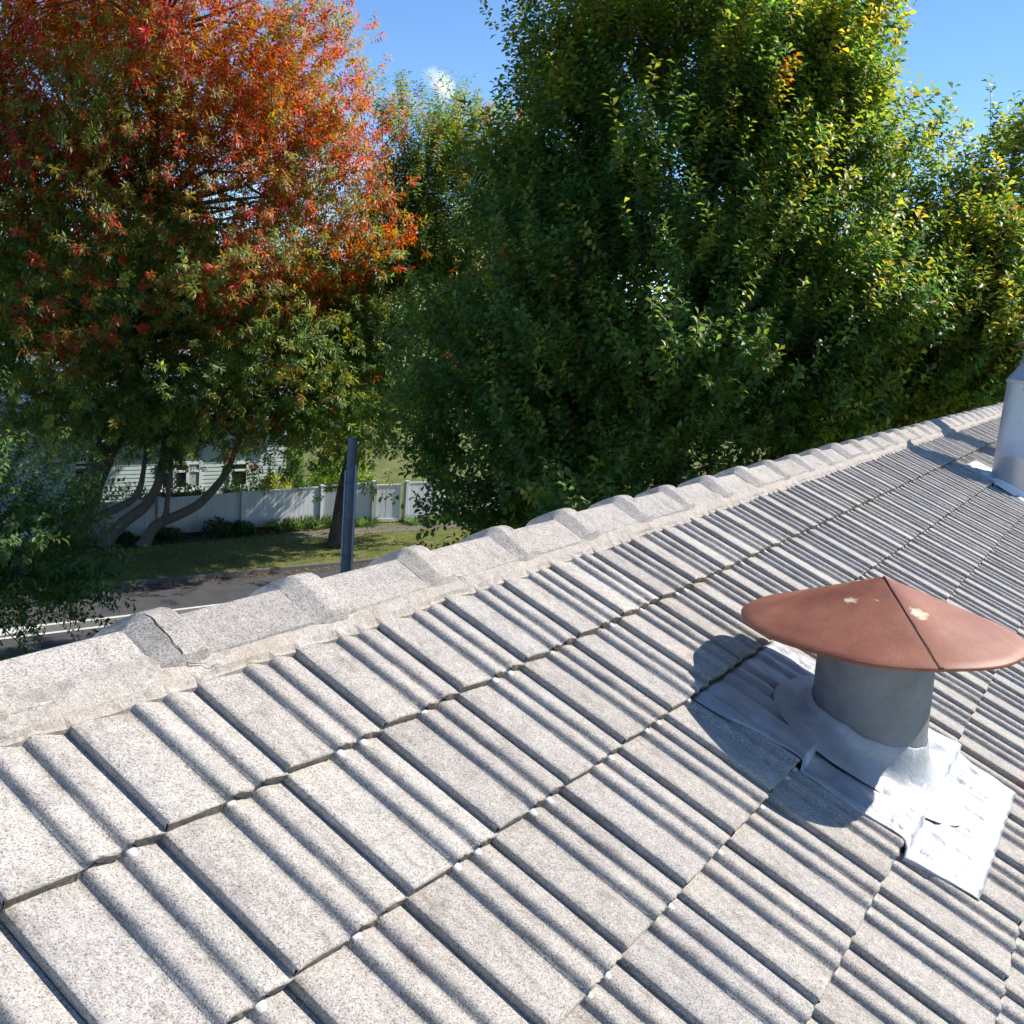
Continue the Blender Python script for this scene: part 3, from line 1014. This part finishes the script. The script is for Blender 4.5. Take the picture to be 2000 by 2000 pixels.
wb.build('wall', M['nb_wall'], nb)
rf = MB()
rf.add([nbp(-9.6, 3.8, .6), nbp(10.1, 3.8, .6), nbp(10.1, 6.0, -3.5), nbp(-9.6, 6.0, -3.5), nbp(-9.6, 3.8, -7.6), nbp(10.1, 3.8, -7.6)],
       [(0, 1, 2, 3), (3, 2, 5, 4), (0, 3, 4), (1, 5, 2)])
rf.build('roof', M['nb_roof'], nb)
MB().box(nbp(.25, 3.78, .62), (9.9, .02, .09), (fd, fn, Z)).build('fascia', M['nb_trim'], nb)
def nb_window(a0, a1, h0, h1, lights, blind=-1):
    w = MB(); t = .055
    ax = (fd, fn, Z)
    for a in [a0] + [a0 + (a1 - a0) * (i + 1) / lights for i in range(lights)]:
        w.box(nbp(a, (h0 + h1) / 2, .045), (t, .03, (h1 - h0) / 2 + t * 1.2), ax)
    for h in (h0, h1, h0 + (h1 - h0) * .68):
        w.box(nbp((a0 + a1) / 2, h, .043), ((a1 - a0) / 2 + t * .98, .028, t * (1.1 if h != h0 + (h1 - h0) * .68 else .7)), ax)
    w.box(nbp((a0 + a1) / 2, h0 - .09, .07), ((a1 - a0) / 2 + .12, .06, .022), ax)
    wo = w.build('window', M['nb_trim'], nb)
    for i in range(lights):
        p0 = a0 + (a1 - a0) * i / lights; p1 = a0 + (a1 - a0) * (i + 1) / lights
        g = MB().box(nbp((p0 + p1) / 2, (h0 + h1) / 2, .030), ((p1 - p0) / 2, .006, (h1 - h0) / 2), ax)
        go = g.build('pane', M['curtain'] if i == blind else M['glass'], None); go.parent = wo
        go.location = -Vector(nb.location) - Vector(wo.location)
NBW = [(1.35, 2.25, 1.55, 2.15, 1, -1), (4.45, 5.95, 1.02, 2.0, 3, 2), (7.15, 7.85, 1.02, 1.95, 1, -1), (-2.4, -1.2, 1.0, 2.1, 2, -1)]
for wdef in NBW: nb_window(*wdef)

# ------------------------------------------------------------------ utility pole
M['pole'] = simple_mat('weathered_concrete_pole', (.20, .21, .22), .8, .2, 8)
M['conduit'] = simple_mat('grey_conduit', (.58, .60, .62), .5, .1, 10)
PB = Vector((16.34, 13.36, GZ))
pole = empty('utility_pole', PB)
tag(pole, 'grey utility pole with two pale conduits strapped to its sides by the road', 'utility pole')
MB().tube([PB - Z * .1, PB + Z * 3.0, PB + Z * 5.45], [.128, .115, .105], 20).build('shaft', M['pole'], pole, True)
side = Vector((RW[0][0], RW[0][1], 0)).normalized(); fr_ = Vector((RW[2][0], RW[2][1], 0)).normalized()
for sg, hh, rr in ((-1, 4.72, .018), (1, 4.85, .026)):
    cd = MB().tube([PB + side * sg * .128 - fr_ * .05 + Z * -.05, PB + side * sg * .118 - fr_ * .05 + Z * hh], rr, 10).build('conduit', M['conduit'], pole, True)
for hz in (2.75, 3.6, 4.45):
    MB().tube([PB + (side * math.cos(t) * 1.26 + fr_ * math.sin(t) * 1.1) * .122 + Z * hz for t in [i * math.pi / 8 for i in range(17)]], .006, 5, False).build('strap', M['rust_spot'], pole, True)

# ------------------------------------------------------------------ foliage
_ph = rng.uniform(0, 6.28, (8, 3)); _k = rng.normal(0, 1, (8, 3))
def fnoise(p, scale, seed=0):
    p = np.asarray(p) / scale
    v = 0
    for i in range(8):
        kk = np.roll(_k[i], seed) * (0.8 + .35 * i)
        v = v + np.sin(p @ kk + _ph[i, (seed) % 3] + seed * 1.7 * i) / (1 + .25 * i)
    return v / 3.0

def unit(v):
    return v / np.maximum(np.linalg.norm(v, axis=-1, keepdims=True), 1e-9)

def leaf_mesh(name, pos, dirv, nrm, length, width, col, mat, mid=.52):
    N = len(pos)
    d = unit(dirv); side = unit(np.cross(nrm, d)); n2 = np.cross(d, side)
    L = length[:, None]; wd = width[:, None]
    V = np.empty((N, 5, 3), np.float32)
    V[:, 0] = pos
    V[:, 1] = pos + d * L * mid - side * wd * .5 + n2 * wd * .16
    V[:, 2] = pos + d * L * mid + side * wd * .5 + n2 * wd * .16
    V[:, 3] = pos + d * L * .5 - n2 * wd * .04
    V[:, 4] = pos + d * L * .97 - n2 * L * .14
    T = np.array([[0, 3, 1], [0, 2, 3], [1, 3, 4], [3, 2, 4]])
    F = (np.arange(N)[:, None, None] * 5 + T[None]).reshape(-1)
    me = bpy.data.meshes.new(name)
    me.vertices.add(N * 5); me.vertices.foreach_set('co', V.reshape(-1))
    me.loops.add(N * 12); me.loops.foreach_set('vertex_index', F.astype(np.int32))
    me.polygons.add(N * 4); me.polygons.foreach_set('loop_start', np.arange(0, N * 12, 3, dtype=np.int32))
    me.update(calc_edges=True)
    ca = me.color_attributes.new('leaf_col', 'FLOAT_COLOR', 'POINT')
    c4 = np.ones((N, 5, 4), np.float32); c4[:, :, :3] = col[:, None, :]
    ca.data.foreach_set('color', c4.reshape(-1))
    me.materials.append(mat)
    return me

def sample_blobs(blobs, n, shell, r):
    vol = np.array([b[3] ** 2 * b[4] for b in blobs]); pr = vol ** .8 / (vol ** .8).sum()
    idx = r.choice(len(blobs), n, p=pr)
    B = np.array(blobs)[idx]
    d = unit(r.normal(0, 1, (n, 3)))
    rad = r.uniform(0, 1, n) ** shell
    off = d * rad[:, None] * B[:, [3, 3, 4]]
    return B[:, :3] + off, d, rad

def grow(tree, blobs, n_bough, per_bough, spread, spec, color_fn, mat, trunk_paths, seed, fill=0.25, shell=.22, bark=None, limb_r=.085, zmin=None, low_cut=None):
    """tree: Empty. boughs on the crown's shell carry leafy shoots; limbs run from the trunk to the boughs"""
    r = np.random.default_rng(seed)
    bp, bd, br = sample_blobs(blobs, n_bough, shell, r)
    bp = bp + bd * (r.normal(0, spec.get('relief', .35), (len(bp), 1)))
    kk = fnoise(bp, spec.get('bough_scale', 3.0), (seed + 2) % 5) > spec.get('bough_gap', -.55)
    bp, bd = bp[kk], bd[kk]
    centre = np.average(np.array([b[:3] for b in blobs]), axis=0, weights=[b[3] for b in blobs])
    # shoots round each bough
    n = len(bp) * per_bough
    bi = np.repeat(np.arange(len(bp)), per_bough)
    off = r.normal(0, 1, (n, 3)) * spread * np.array([1, 1, .8])
    sp = bp[bi] + off
    sd = bd[bi]
    nf = int(n * fill)
    fp, fdn, _ = sample_blobs(blobs, nf, .5, r)
    sp = np.concatenate([sp, fp]); sd = np.concatenate([sd, fdn])
    if zmin is not None:
        k = sp[:, 2] > zmin; sp, sd = sp[k], sd[k]
    gap = fnoise(sp, spec.get('gap_scale', 2.2), seed % 5)
    k = gap > spec.get('gap', -.75)
    sp, sd = sp[k], sd[k]
    ns = len(sp)
    outward = unit(sp - centre)
    axis = unit(sd * .5 + outward * .5 + np.array([0, 0, spec['up']]) + r.normal(0, .28, (ns, 3)))
    slen = r.uniform(*spec['shoot'], ns)
    ccol = color_fn(sp, outward, r)
    nl = spec['leaves']
    si = np.repeat(np.arange(ns), nl)
    t = np.tile((np.arange(nl) + .5) / nl, ns) + r.uniform(-.04, .04, ns * nl)
    ang = np.tile(np.arange(nl) * 2.4, ns) + r.uniform(0, 6.28, ns)[si] + r.normal(0, .3, ns * nl)
    A = axis[si]
    ref = np.where(np.abs(A[:, 2:3]) < .9, np.array([[0, 0, 1.]]), np.array([[1., 0, 0]]))
    s1 = unit(np.cross(A, ref)); s2 = np.cross(A, s1)
    radial = s1 * np.cos(ang)[:, None] + s2 * np.sin(ang)[:, None]
    pos = sp[si] + A * (slen[si] * t)[:, None]
    lift = spec['fwd'] * (.35 + t)[:, None]
    d = unit(radial + A * lift + np.array([0, 0, -spec['droop']]) + r.normal(0, .22, (len(t), 3)))
    pos = pos + radial * .01
    nrm = unit(np.array([0, 0, 1.]) * .5 + np.array(SUN_DIR) * .75 + A * .4 + outward[si] * .25 + r.normal(0, .40, (len(t), 3)))   # leaves turn to the light
    ln = r.uniform(*spec['len'], len(t)); wd = ln * r.uniform(*spec['ratio'], len(t))
    alt = color_fn(sp, outward, r)
    pick2 = (r.uniform(0, 1, len(t)) < spec.get('mix', .25))[:, None]
    lc = np.where(pick2, alt[si], ccol[si])
    col = lc * r.uniform(.72, 1.28, (len(t), 1)) * (1 + r.normal(0, .07, (len(t), 3)))
    me = leaf_mesh('crown', pos.astype(np.float32), d, nrm, ln, wd, np.clip(col, .003, .95), mat, spec.get('mid', .52))
    link('crown', me, None, tree)
    # branches
    b = MB()
    bark = bark or M['bark']
    joints = []
    for pts, rad in trunk_paths:
        pts = [Vector(p) for p in pts]
        joints += [(p, rad[i]) for i, p in enumerate(pts) if i >= len(pts) // 2]
    order = r.permutation(len(bp))[:spec.get('limbs', 60)]
    for i in order:
        q = Vector(bp[i])
        j = min(joints, key=lambda J: (J[0] - q).length + max(0, J[0].z - q.z) * 1.2)
        m1 = j[0].lerp(q, .4) + Vector(r.normal(0, .35, 3)) + Z * .5
        m2 = j[0].lerp(q, .75) + Vector(r.normal(0, .25, 3)) + Z * .3
        r0 = min(limb_r, j[1] * .55)
        b.tube([j[0], m1, m2, q], [r0, r0 * .6, r0 * .34, r0 * .12], 6)
    st = r.permutation(ns)[:spec.get('twigs', 1500)]
    for i in st:
        p0 = Vector(sp[i]) - Vector(axis[i]) * slen[i] * .5; p1 = Vector(sp[i]) + Vector(axis[i]) * slen[i] * .95
        b.tube([p0, p1], [spec.get('twig_r', .008), .003], 3, False)
    link('branches', b.mesh('branches', True), bark, tree)['kind'] = 'stuff'
    for pts, rad in trunk_paths:
        pts = [Vector(p) for p in pts]
        # smooth the path and let it swell at the foot
        fine, fr2 = [], []
        for i in range(len(pts) - 1):
            for k in range(3):
                fine.append(pts[i].lerp(pts[i + 1], k / 3)); fr2.append(rad[i] + (rad[i + 1] - rad[i]) * k / 3)
        fine.append(pts[-1]); fr2.append(rad[-1])
        sm = [fine[0]] + [(fine[i - 1] + fine[i] * 2 + fine[i + 1]) / 4 for i in range(1, len(fine) - 1)] + [fine[-1]]
        fr2[0] *= 1.5
        MB().tube(sm, fr2, 14).build('trunk', bark, tree, True)
    return tree

def pick(r, n, table, w):
    w = np.asarray(w); w = w / w.sum(1, keepdims=True)
    c = (w.cumsum(1) > r.uniform(0, 1, (n, 1))).argmax(1)
    return np.array(table)[c]

GREEN, DGREEN, YGREEN, YEL = (.125, .205, .045), (.075, .145, .042), (.280, .315, .055), (.43, .37, .07)
RED, ORANGE, CRIM, OLIVE = (.47, .075, .030), (.52, .170, .034), (.35, .036, .044), (.29, .235, .040)

def col_red(p, out, r):
    n = len(p)
    h = np.clip((p[:, 2] + 4.5) / 13.0, 0, 1)
    nz = fnoise(p, 1.5, 1); nz2 = fnoise(p, 4.0, 2)
    cam_side = np.clip((out @ np.array([.2, -.95, .2])) * .5 + .5, 0, 1)
    red = np.clip(-.12 + .95 * h + .55 * nz + .25 * nz2 + .35 * (cam_side - .5), 0, 1)
    left = np.clip((20.5 - p[:, 0]) / 6, 0, 1)  # crown's left turns darker crimson, its shadow put into the leaf colour
    w = np.stack([red * (1.0 - .3 * left), red * (.75 - .45 * left), red * (.25 + .9 * left) * h, .60 * red + .32, (1 - red) * 1.0, (1 - red) * .45 * (1 - h), (1 - red) * .3], 1) + 1e-4
    w = w ** 1.35
    return pick(r, n, [RED, ORANGE, CRIM, OLIVE, GREEN, DGREEN, YGREEN], w)

def col_mixed(p, out, r):
    h = np.clip((p[:, 2] + 2) / 9.0, 0, 1); nz = fnoise(p, 1.4, 3)
    o = np.clip(.25 * h + .4 * nz - .1, 0, 1)
    w = np.stack([.15 * o + .02, .5 * o + .02, .6 * o + .15 * h, 1 - o, .5 * (1 - h), .35 * h], 1) + 1e-4
    return pick(r, len(p), [RED, ORANGE, OLIVE, GREEN, DGREEN, YGREEN], w)

def col_green(p, out, r):
    h = np.clip((p[:, 2] + 1) / 9.0, 0, 1); nz = fnoise(p, 1.3, 4)
    right = np.clip((8.5 - p[:, 1]) / 8, 0, 1)
    y = np.clip(.20 + .35 * h ** 2 + .22 * right + .28 * nz, 0, 1)
    w = np.stack([1 - y, .55 * (1 - y), .9 * y, .30 * y * (h + right), .002 + .006 * h * y], 1) + 1e-4
    return pick(r, len(p), [GREEN, DGREEN, YGREEN, YEL, ORANGE], w)

def col_dark(p, out, r):
    nz = fnoise(p, 1.0, 2)
    w = np.stack([.5 + .3 * nz, .9 - .3 * nz, .08 + 0 * nz], 1).clip(1e-3)
    return pick(r, len(p), [GREEN, DGREEN, YGREEN], w)

MOP = dict(mix=.30, relief=.5, bough_gap=-1.2, up=.25, shoot=(.25, .55), leaves=20, fwd=.55, droop=.45, len=(.14, .24), ratio=(.24, .36), gap=-.66, gap_scale=1.6, limbs=90, twigs=1600, twig_r=.012)
SPIKE = dict(up=1.05, shoot=(.45, .95), leaves=20, fwd=.55, droop=.12, len=(.13, .20), ratio=(.46, .62), gap=-.62, gap_scale=1.5, limbs=80, twigs=2500, twig_r=.008, mid=.62, relief=.38, bough_gap=-.55, bough_scale=2.0)

# red oak across the street
TA = [(20.47, 24.64, 2.71, 6.26, 5.63), (19.86, 25.13, 8.00, 6.00, 4.50), (16.85, 26.05, 4.07, 4.31, 5.02), (22.27, 21.66, 6.37, 2.67, 3.97),
      (22.31, 19.43, 2.29, 2.42, 3.48), (21.74, 20.77, -1.13, 2.64, 2.64), (18.35, 23.76, -1.42, 3.73, 2.24), (15.82, 25.52, -1.30, 2.86, 2.86), (15.02, 28.29, 1.73, 3.60, 6.47), (20.3, 23.6, .2, 4.0, 2.6), (23.6, 20.6, -3.0, 2.2, 1.3), (21.6, 21.9, -3.2, 2.2, 1.2)]
red_oak = empty('oak_tree', (18.5, 27.0, GZ))
tag(red_oak, 'large oak in red and orange autumn leaf across the street', 'tree', 'trees around the house')
grow(red_oak, TA, 430, 26, .62, MOP, col_red, M['leaf_red'],
     [([(18.5, 27.1, GZ - .1), (18.83, 26.87, -6.9), (19.1, 26.65, -5.9), (19.4, 26.4, -4.9), (19.8, 26.1, -3.6), (20.2, 25.6, -1.0), (20.3, 25.2, 3.0), (20.2, 25.0, 8.0)],
       [.50, .40, .38, .36, .34, .30, .22, .12])], 21, fill=.50)

# second oak behind the pole, only touched with orange
TB = [(27.38, 20.38, 3.75, 2.08, 4.34), (26.87, 21.02, -0.08, 3.36, 4.06), (24.93, 21.75, -1.89, 2.58, 2.24), (28.75, 19.36, 1.6, 2.70, 4.8), (29.53, 19.12, 4.03, 1.97, 3.58)]
mixed = empty('oak_tree', (25.6, 21.75, GZ))
tag(mixed, 'slimmer green oak with orange tinged top, its trunk on the grass behind the pole', 'tree', 'trees around the house')
MOPB = dict(MOP); MOPB.update(up=.9, len=(.15, .25), limbs=50, twigs=1200, shoot=(.35, .8))
grow(mixed, TB, 215, 24, .6, MOPB, col_mixed, M['leaf_red'],
     [([(25.45, 21.65, GZ - .1), (25.5, 21.65, -7.0), (25.62, 21.6, -5.9), (25.8, 21.5, -4.8), (25.95, 21.45, -3.7), (26.3, 21.3, -1.5), (27.0, 20.8, 2.5), (27.3, 20.5, 6.0)],
       [.40, .30, .28, .26, .25, .2, .13, .06])], 33, fill=.3)

# the great green oak beyond the ridge
TM = [(20.88, 8.00, 3.21, 3.79, 4.59), (19.76, 10.23, 4.04, 1.50, 2.99), (18.24, 9.85, -0.16, 2.35, 3.69), (21.7, 5.30, 3.0, 2.1, 3.9), (21.70, 7.10, 6.6, 2.7, 3.38),
      (20.40, 10.11, 7.10, 1.72, 2.52), (19.16, 5.54, 0.02, 2.92, 2.40), (17.62, 9.92, -2.39, 2.01, 2.23), (18.93, 7.45, -2.47, 3.32, 1.66), (20.83, 3.41, 0.22, 2.64, 2.11),
      (19.0, 8.6, -4.6, 3.2, 1.6)]
big = empty('oak_tree', (20.3, 7.4, GZ))
tag(big, 'huge dense green oak with yellowing top filling the view above the ridge', 'tree', 'trees around the house')
grow(big, TM, 600, 23, .40, SPIKE, col_green, M['leaf'],
     [([(20.3, 7.4, GZ - .1), (20.3, 7.4, -5.5), (20.4, 7.45, -3), (20.6, 7.4, 0), (20.8, 7.4, 4), (21.2, 7.3, 7.5)], [.42, .36, .33, .27, .17, .08]),
      ([(20.3, 7.4, -5), (19.6, 8.6, -3), (19.0, 9.5, 0), (19.4, 10.0, 4)], [.22, .18, .13, .06])], 44, fill=.16)

# yellow-green oak at the right, past the end of the roof
TR = [(23.68, 1.66, 2.4, 2.10, 2.5), (23.55, 2.40, 4.0, 0.8, 1.9), (24.73, 1.2, 4.1, 1.4, 2.1), (22.20, 1.42, 0.72, 2.12, 1.80), (23.4, .6, -2.2, 2.4, 2.2)]
yel = empty('oak_tree', (23.6, 1.3, GZ))
tag(yel, 'smaller yellow green oak at the right beyond the far end of the ridge', 'tree', 'trees around the house')
SPR = dict(SPIKE); SPR.update(limbs=40, twigs=900)
def col_yel(p, out, r):
    nz = fnoise(p, 1.2, 1)
    w = np.stack([.5 - .2 * nz, .25 - .1 * nz, .8 + .2 * nz, .35 + .2 * nz, .012 + 0 * nz], 1).clip(1e-3)
    return pick(r, len(p), [GREEN, DGREEN, YGREEN, YEL, ORANGE], w)
grow(yel, TR, 140, 26, .45, SPR, col_yel, M['leaf'],
     [([(23.6, 1.3, GZ - .1), (23.6, 1.3, -4), (23.7, 1.4, -1), (23.8, 1.6, 2.5), (24, 1.8, 5)], [.3, .25, .2, .12, .05])], 55, fill=.3)

# dark small-leaved tree on the near side of the road
TN = [(10.11, 16.11, -3.65, 1.84, 1.46), (8.86, 15.70, -4.55, 1.83, 1.19), (9.86, 14.49, -4.77, 1.02, 0.65), (8.75, 14.60, -4.95, 1.51, 0.53), (8.0, 16.3, -3.4, 2.0, 1.6)]
near = empty('street_tree', (8.3, 16.0, GZ))
tag(near, 'dark shaded small leaved tree reaching over the road from the left edge', 'tree', 'trees around the house')
NEAR = dict(MOP); NEAR.update(len=(.10, .15), ratio=(.38, .5), leaves=18, shoot=(.3, .7), up=.0, droop=.5, limbs=40, twigs=700, twig_r=.006, gap=-.35, gap_scale=.9)
grow(near, TN, 80, 22, .34, NEAR, col_dark, M['leaf'],
     [([(8.3, 16.0, GZ - .1), (8.35, 15.95, -6.2), (8.6, 15.8, -5), (9.0, 15.7, -4)], [.16, .13, .10, .05])], 66, fill=.2)

# leaning many-stemmed tree by the fence
def near_scale(L, k=.967):
    return [tuple(CAM + (Vector(p) - CAM) * k) for p in L]
S2 = near_scale([(20.23, 27.36, -8.05), (20.35, 27.27, -7.73), (20.68, 27.02, -7.2), (21.24, 26.58, -6.66), (21.52, 26.36, -6.02), (21.62, 26.28, -5.5), (21.71, 26.21, -4.2)])
S3 = near_scale([(21.2, 26.62, -8.05), (21.33, 26.52, -7.64), (21.53, 26.36, -7.24), (22.0, 25.97, -6.99), (22.56, 25.49, -6.58), (22.92, 25.17, -6.03), (23.27, 24.85, -5.37), (23.5, 24.6, -4.2)])
S3B = near_scale([(21.75, 26.18, -7.12), (21.8, 26.13, -6.2), (21.93, 26.03, -4.4)])
S4 = near_scale([(19.52, 27.86, -8.0), (19.97, 27.54, -7.05), (20.5, 27.16, -6.74), (20.96, 26.81, -6.42), (21.15, 26.66, -5.88), (21.25, 26.58, -4.6)])
lean = empty('leaning_tree', (20.6, 26.0, GZ))
tag(lean, 'tree with several leaning curved stems in front of the pale fence', 'tree', 'trees around the house')
LT = [(21.2, 25.4, -3.4, 2.4, 1.1), (22.4, 24.2, -3.2, 2.0, 1.0), (19.6, 26.2, -3.6, 1.6, 1.0)]
LS = dict(MOP); LS.update(len=(.12, .2), limbs=20, twigs=200)
grow(lean, LT, 40, 18, .45, LS, col_dark, M['leaf'],
     [(S2, [.24, .2, .19, .17, .15, .13, .08]), (S3, [.22, .18, .17, .16, .15, .13, .11, .06]), (S3B, [.10, .08, .05]), (S4, [.2, .14, .13, .11, .09, .05])], 77, fill=.2, bark=M['bark_pale'])

# far-off woods closing the view beyond the gardens
r = np.random.default_rng(5)
n = 42000
az = R(62) - r.uniform(0, 1, n) * R(66)
dist = r.uniform(85, 120, n)
top = 4.2 + 1.6 * np.sin(az * 23) + 1.2 * np.sin(az * 51 + 1) + 1.0 * np.sin(az * 117)
hh = r.uniform(0, 1, n) ** .6
P_ = np.stack([CAM.x + dist * np.cos(az), CAM.y + dist * np.sin(az), GZ + hh * (top - GZ)], 1)
ln = r.uniform(.7, 1.5, n)
c = np.array([DGREEN, GREEN, (.05, .08, .03), (.07, .10, .03)])[r.integers(0, 4, n)]
tag(link('far_woods', leaf_mesh('far_woods', P_.astype(np.float32), r.normal(0, 1, (n, 3)), r.normal(0, 1, (n, 3)) + np.array([0, 0, .8]), ln, ln * .6, c, M['leaf'])),
    'distant belt of dark green trees beyond the gardens', 'woods', kind='stuff')

# ------------------------------------------------------------------ garden plants
def bush(name, label, loc, rx, rz, n, leafl, colors, seed, cat='shrub', group=None, up=.5):
    r = np.random.default_rng(seed)
    root = empty(name, loc); tag(root, label, cat, group)
    d = unit(r.normal(0, 1, (n, 3))); d[:, 2] = np.abs(d[:, 2])
    rad = r.uniform(.0, 1, n) ** .35
    lump = 1 + .18 * fnoise(d * 3, 1.0, seed % 4)
    pos = np.array(loc) + d * rad[:, None] * lump[:, None] * np.array([rx, rx, rz])
    dirv = unit(d + np.array([0, 0, up]) + r.normal(0, .5, (n, 3)))
    nrm = unit(d + r.normal(0, .5, (n, 3)) + np.array([0, 0, .5]))
    ln = r.uniform(.7, 1.3, n) * leafl
    c = np.array(colors)[r.integers(0, len(colors), n)] * r.uniform(.7, 1.3, (n, 1))
    link('foliage', leaf_mesh('foliage', pos.astype(np.float32), dirv, nrm, ln, ln * .5, c, M['leaf']), None, root)
    b = MB()
    for i in range(7):
        t = 6.28 * i / 7
        b.tube([Vector(loc) - Z * .02, Vector(loc) + Vector((math.cos(t) * rx * .5, math.sin(t) * rx * .5, rz * .75))], [.02, .006], 5)
    link('stems', b.mesh('stems'), M['bark'], root)
    return root
def behind(a, b): q = FA + fd * a + fn * b; return (q.x, q.y, GZ)
LF = (FB - FA).length
for i, (a, h, w) in enumerate([(9.6, 1.45, .75), (10.6, 1.5, .8), (11.6, 1.48, .75), (13.1, 1.6, .8), (14.1, 1.55, .7)]):
    bush('hedge_shrub', ['dark clipped shrub below the left pane of the triple window behind the fence', 'dark clipped shrub below the middle of the triple window behind the fence',
                         'dark clipped shrub below the blind of the triple window behind the fence', 'dark shrub below the single window behind the fence', 'dark shrub just right of the single window behind the fence'][i],
         behind(a, 1.5), w, h, 2600, .10, [DGREEN, (.022, .045, .02)], 200 + i, group='dark shrubs behind the fence')
bush('flowering_shrub', 'yellow green shrub over the fence left of the tree trunk', behind(LF - 1.1, 1.6), .9, 1.75, 3200, .12, [YGREEN, YEL, GREEN], 211)
q = (FG1 + FB) / 2 + Vector((.356, .934, 0)) * 2.2
bush('garden_shrub', 'bright green round bush behind the fence right of the pole', (q.x + .2, q.y, GZ), .95, 2.1, 3600, .13, [(.10, .20, .03), YGREEN, GREEN], 212)
bush('garden_shrub', 'small round green bush farther back right of the pole', (q.x + 1.6, q.y + 3.4, GZ), .7, 2.7, 2600, .13, [GREEN, (.08, .16, .03)], 213)
bush('garden_shrub', 'tall loose light green bush behind the gate', (q.x + 3.2, q.y + 1.6, GZ), 1.3, 2.3, 4200, .14, [YGREEN, (.12, .2, .05), GREEN], 214)
# strappy clumps at the foot of the fence
def clump(loc, rad, h, n, label, seed, dark=False):
    r = np.random.default_rng(seed)
    root = empty('strap_plant', loc); tag(root, label, 'plant', 'strap leaved clumps along the fence')
    a = r.uniform(0, 6.28, n); rr = rad * np.sqrt(r.uniform(0, 1, n))
    pos = np.array(loc) + np.stack([np.cos(a) * rr * 1.2, np.sin(a) * rr, np.zeros(n)], 1)
    dirv = np.stack([np.cos(a) * .6, np.sin(a) * .6, r.uniform(.5, 1.2, n)], 1) + r.normal(0, .25, (n, 3))
    nrm = np.stack([-np.cos(a), -np.sin(a), np.full(n, .8)], 1)
    ln = r.uniform(.6, 1.2, n) * h
    base = np.array([(.10, .17, .05), (.16, .22, .07), (.05, .10, .03)]) * (.45 if dark else 1.0)
    c = base[r.integers(0, 3, n)] * r.uniform(.7, 1.3, (n, 1))
    link('leaves', leaf_mesh('leaves', pos.astype(np.float32), dirv, nrm, ln, ln * .12, c, M['leaf'], .4), None, root)
CL = [(LF - 1.8, 'strap leaved clump at the fence foot, leftmost sunlit one'), (LF - 1.0, 'strap leaved clump at the fence foot, second sunlit one from the left'), (LF - .3, 'strap leaved clump beside the fence post left of the tree trunk')]
for i, (a, lb) in enumerate(CL):
    clump(tuple(Vector(behind(a, -.45))), .42, .5, 190, lb, 300 + i)
for i, (t, lb) in enumerate([(.28, 'strap leaved clump at the fence foot right of the tree trunk'), (.80, 'strap leaved clump at the fence foot just left of the gate')]):
    p_ = FB.lerp(FG1, t) - Vector((.45, .89, 0)) * .4
    clump(tuple(p_), .36, .45, 160, lb, 310 + i)
for i, t in enumerate([.06, .18]):
    p_ = FG2.lerp(FC, t) - gn_ * .35
    clump(tuple(p_), .36, .42, 160, ['strap leaved clump just right of the gate post', 'strap leaved clump right of the gate, nearly hidden by the big tree'][i], 320 + i)
for i, a in enumerate([6.8, 8.3, 9.9, 11.6, 12.5]):
    bush('ground_shrub', ['low dark shrub at the fence foot behind the thick leaning trunk', 'low dark shrub at the fence foot between the leaning stems', 'low dark shrub at the fence foot right of the leaning stems',
                          'rounded dark shrub at the middle of the shaded fence', 'low dark shrub right of the middle of the shaded fence'][i],
         behind(a, -.55), .55, [.4, .35, .4, .62, .45][i], 900, .09, [DGREEN, (.03, .05, .02)], 400 + i, group='low shrubs along the shaded fence')

# fallen leaves and grass blades on the verge
def scatter_verge(n, r):
    a = r.uniform(-8, 24, n); b = r.uniform(.2, 5.2, n)
    P_ = np.array(KERB0)[None] + np.array(dv)[None] * a[:, None] + np.array(nv)[None] * b[:, None]
    P_[:, 2] = GZ
    return P_
r = np.random.default_rng(91)
n = 26000
P_ = scatter_verge(n, r)
dirv = np.stack([r.normal(0, .35, n), r.normal(0, .35, n), np.ones(n)], 1)
nrm = np.stack([r.normal(0, 1, n), r.normal(0, 1, n), np.full(n, .3)], 1)
ln = r.uniform(.04, .09, n)
c = np.array([(.12, .18, .03), (.20, .22, .05), (.26, .24, .08)])[r.integers(0, 3, n)]
tag(link('grass', leaf_mesh('grass', P_.astype(np.float32), dirv, nrm, ln, np.full(n, .016), c, M['leaf'])), 'short mown grass on the verge across the street', 'grass', kind='stuff')
n = 2600
P_ = scatter_verge(n, r); P_[:, 2] += .02
k = r.uniform(0, 1, n) < .35
ed = r.normal(0, .18, n)
P_[k] = (np.array(KERB0)[None] + np.array(dv)[None] * r.uniform(-4, 22, n)[:, None] + np.array(nv)[None] * (-.22 + ed)[:, None])[k]
P_[k, 2] = GZ - .095
dirv = np.stack([r.normal(0, 1, n), r.normal(0, 1, n), np.zeros(n) + .1], 1)
nrm = np.stack([r.normal(0, .3, n), r.normal(0, .3, n), np.ones(n)], 1)
ln = r.uniform(.07, .14, n)
c = np.array([(.32, .15, .06), (.38, .22, .09), (.22, .09, .04), (.42, .30, .16)])[r.integers(0, 4, n)]
tag(link('fallen_leaves', leaf_mesh('fallen_leaves', P_.astype(np.float32), dirv, nrm, ln, ln * .5, c, M['leaf_red'])), 'brown fallen leaves scattered on the verge and gutter', 'leaves', kind='stuff')
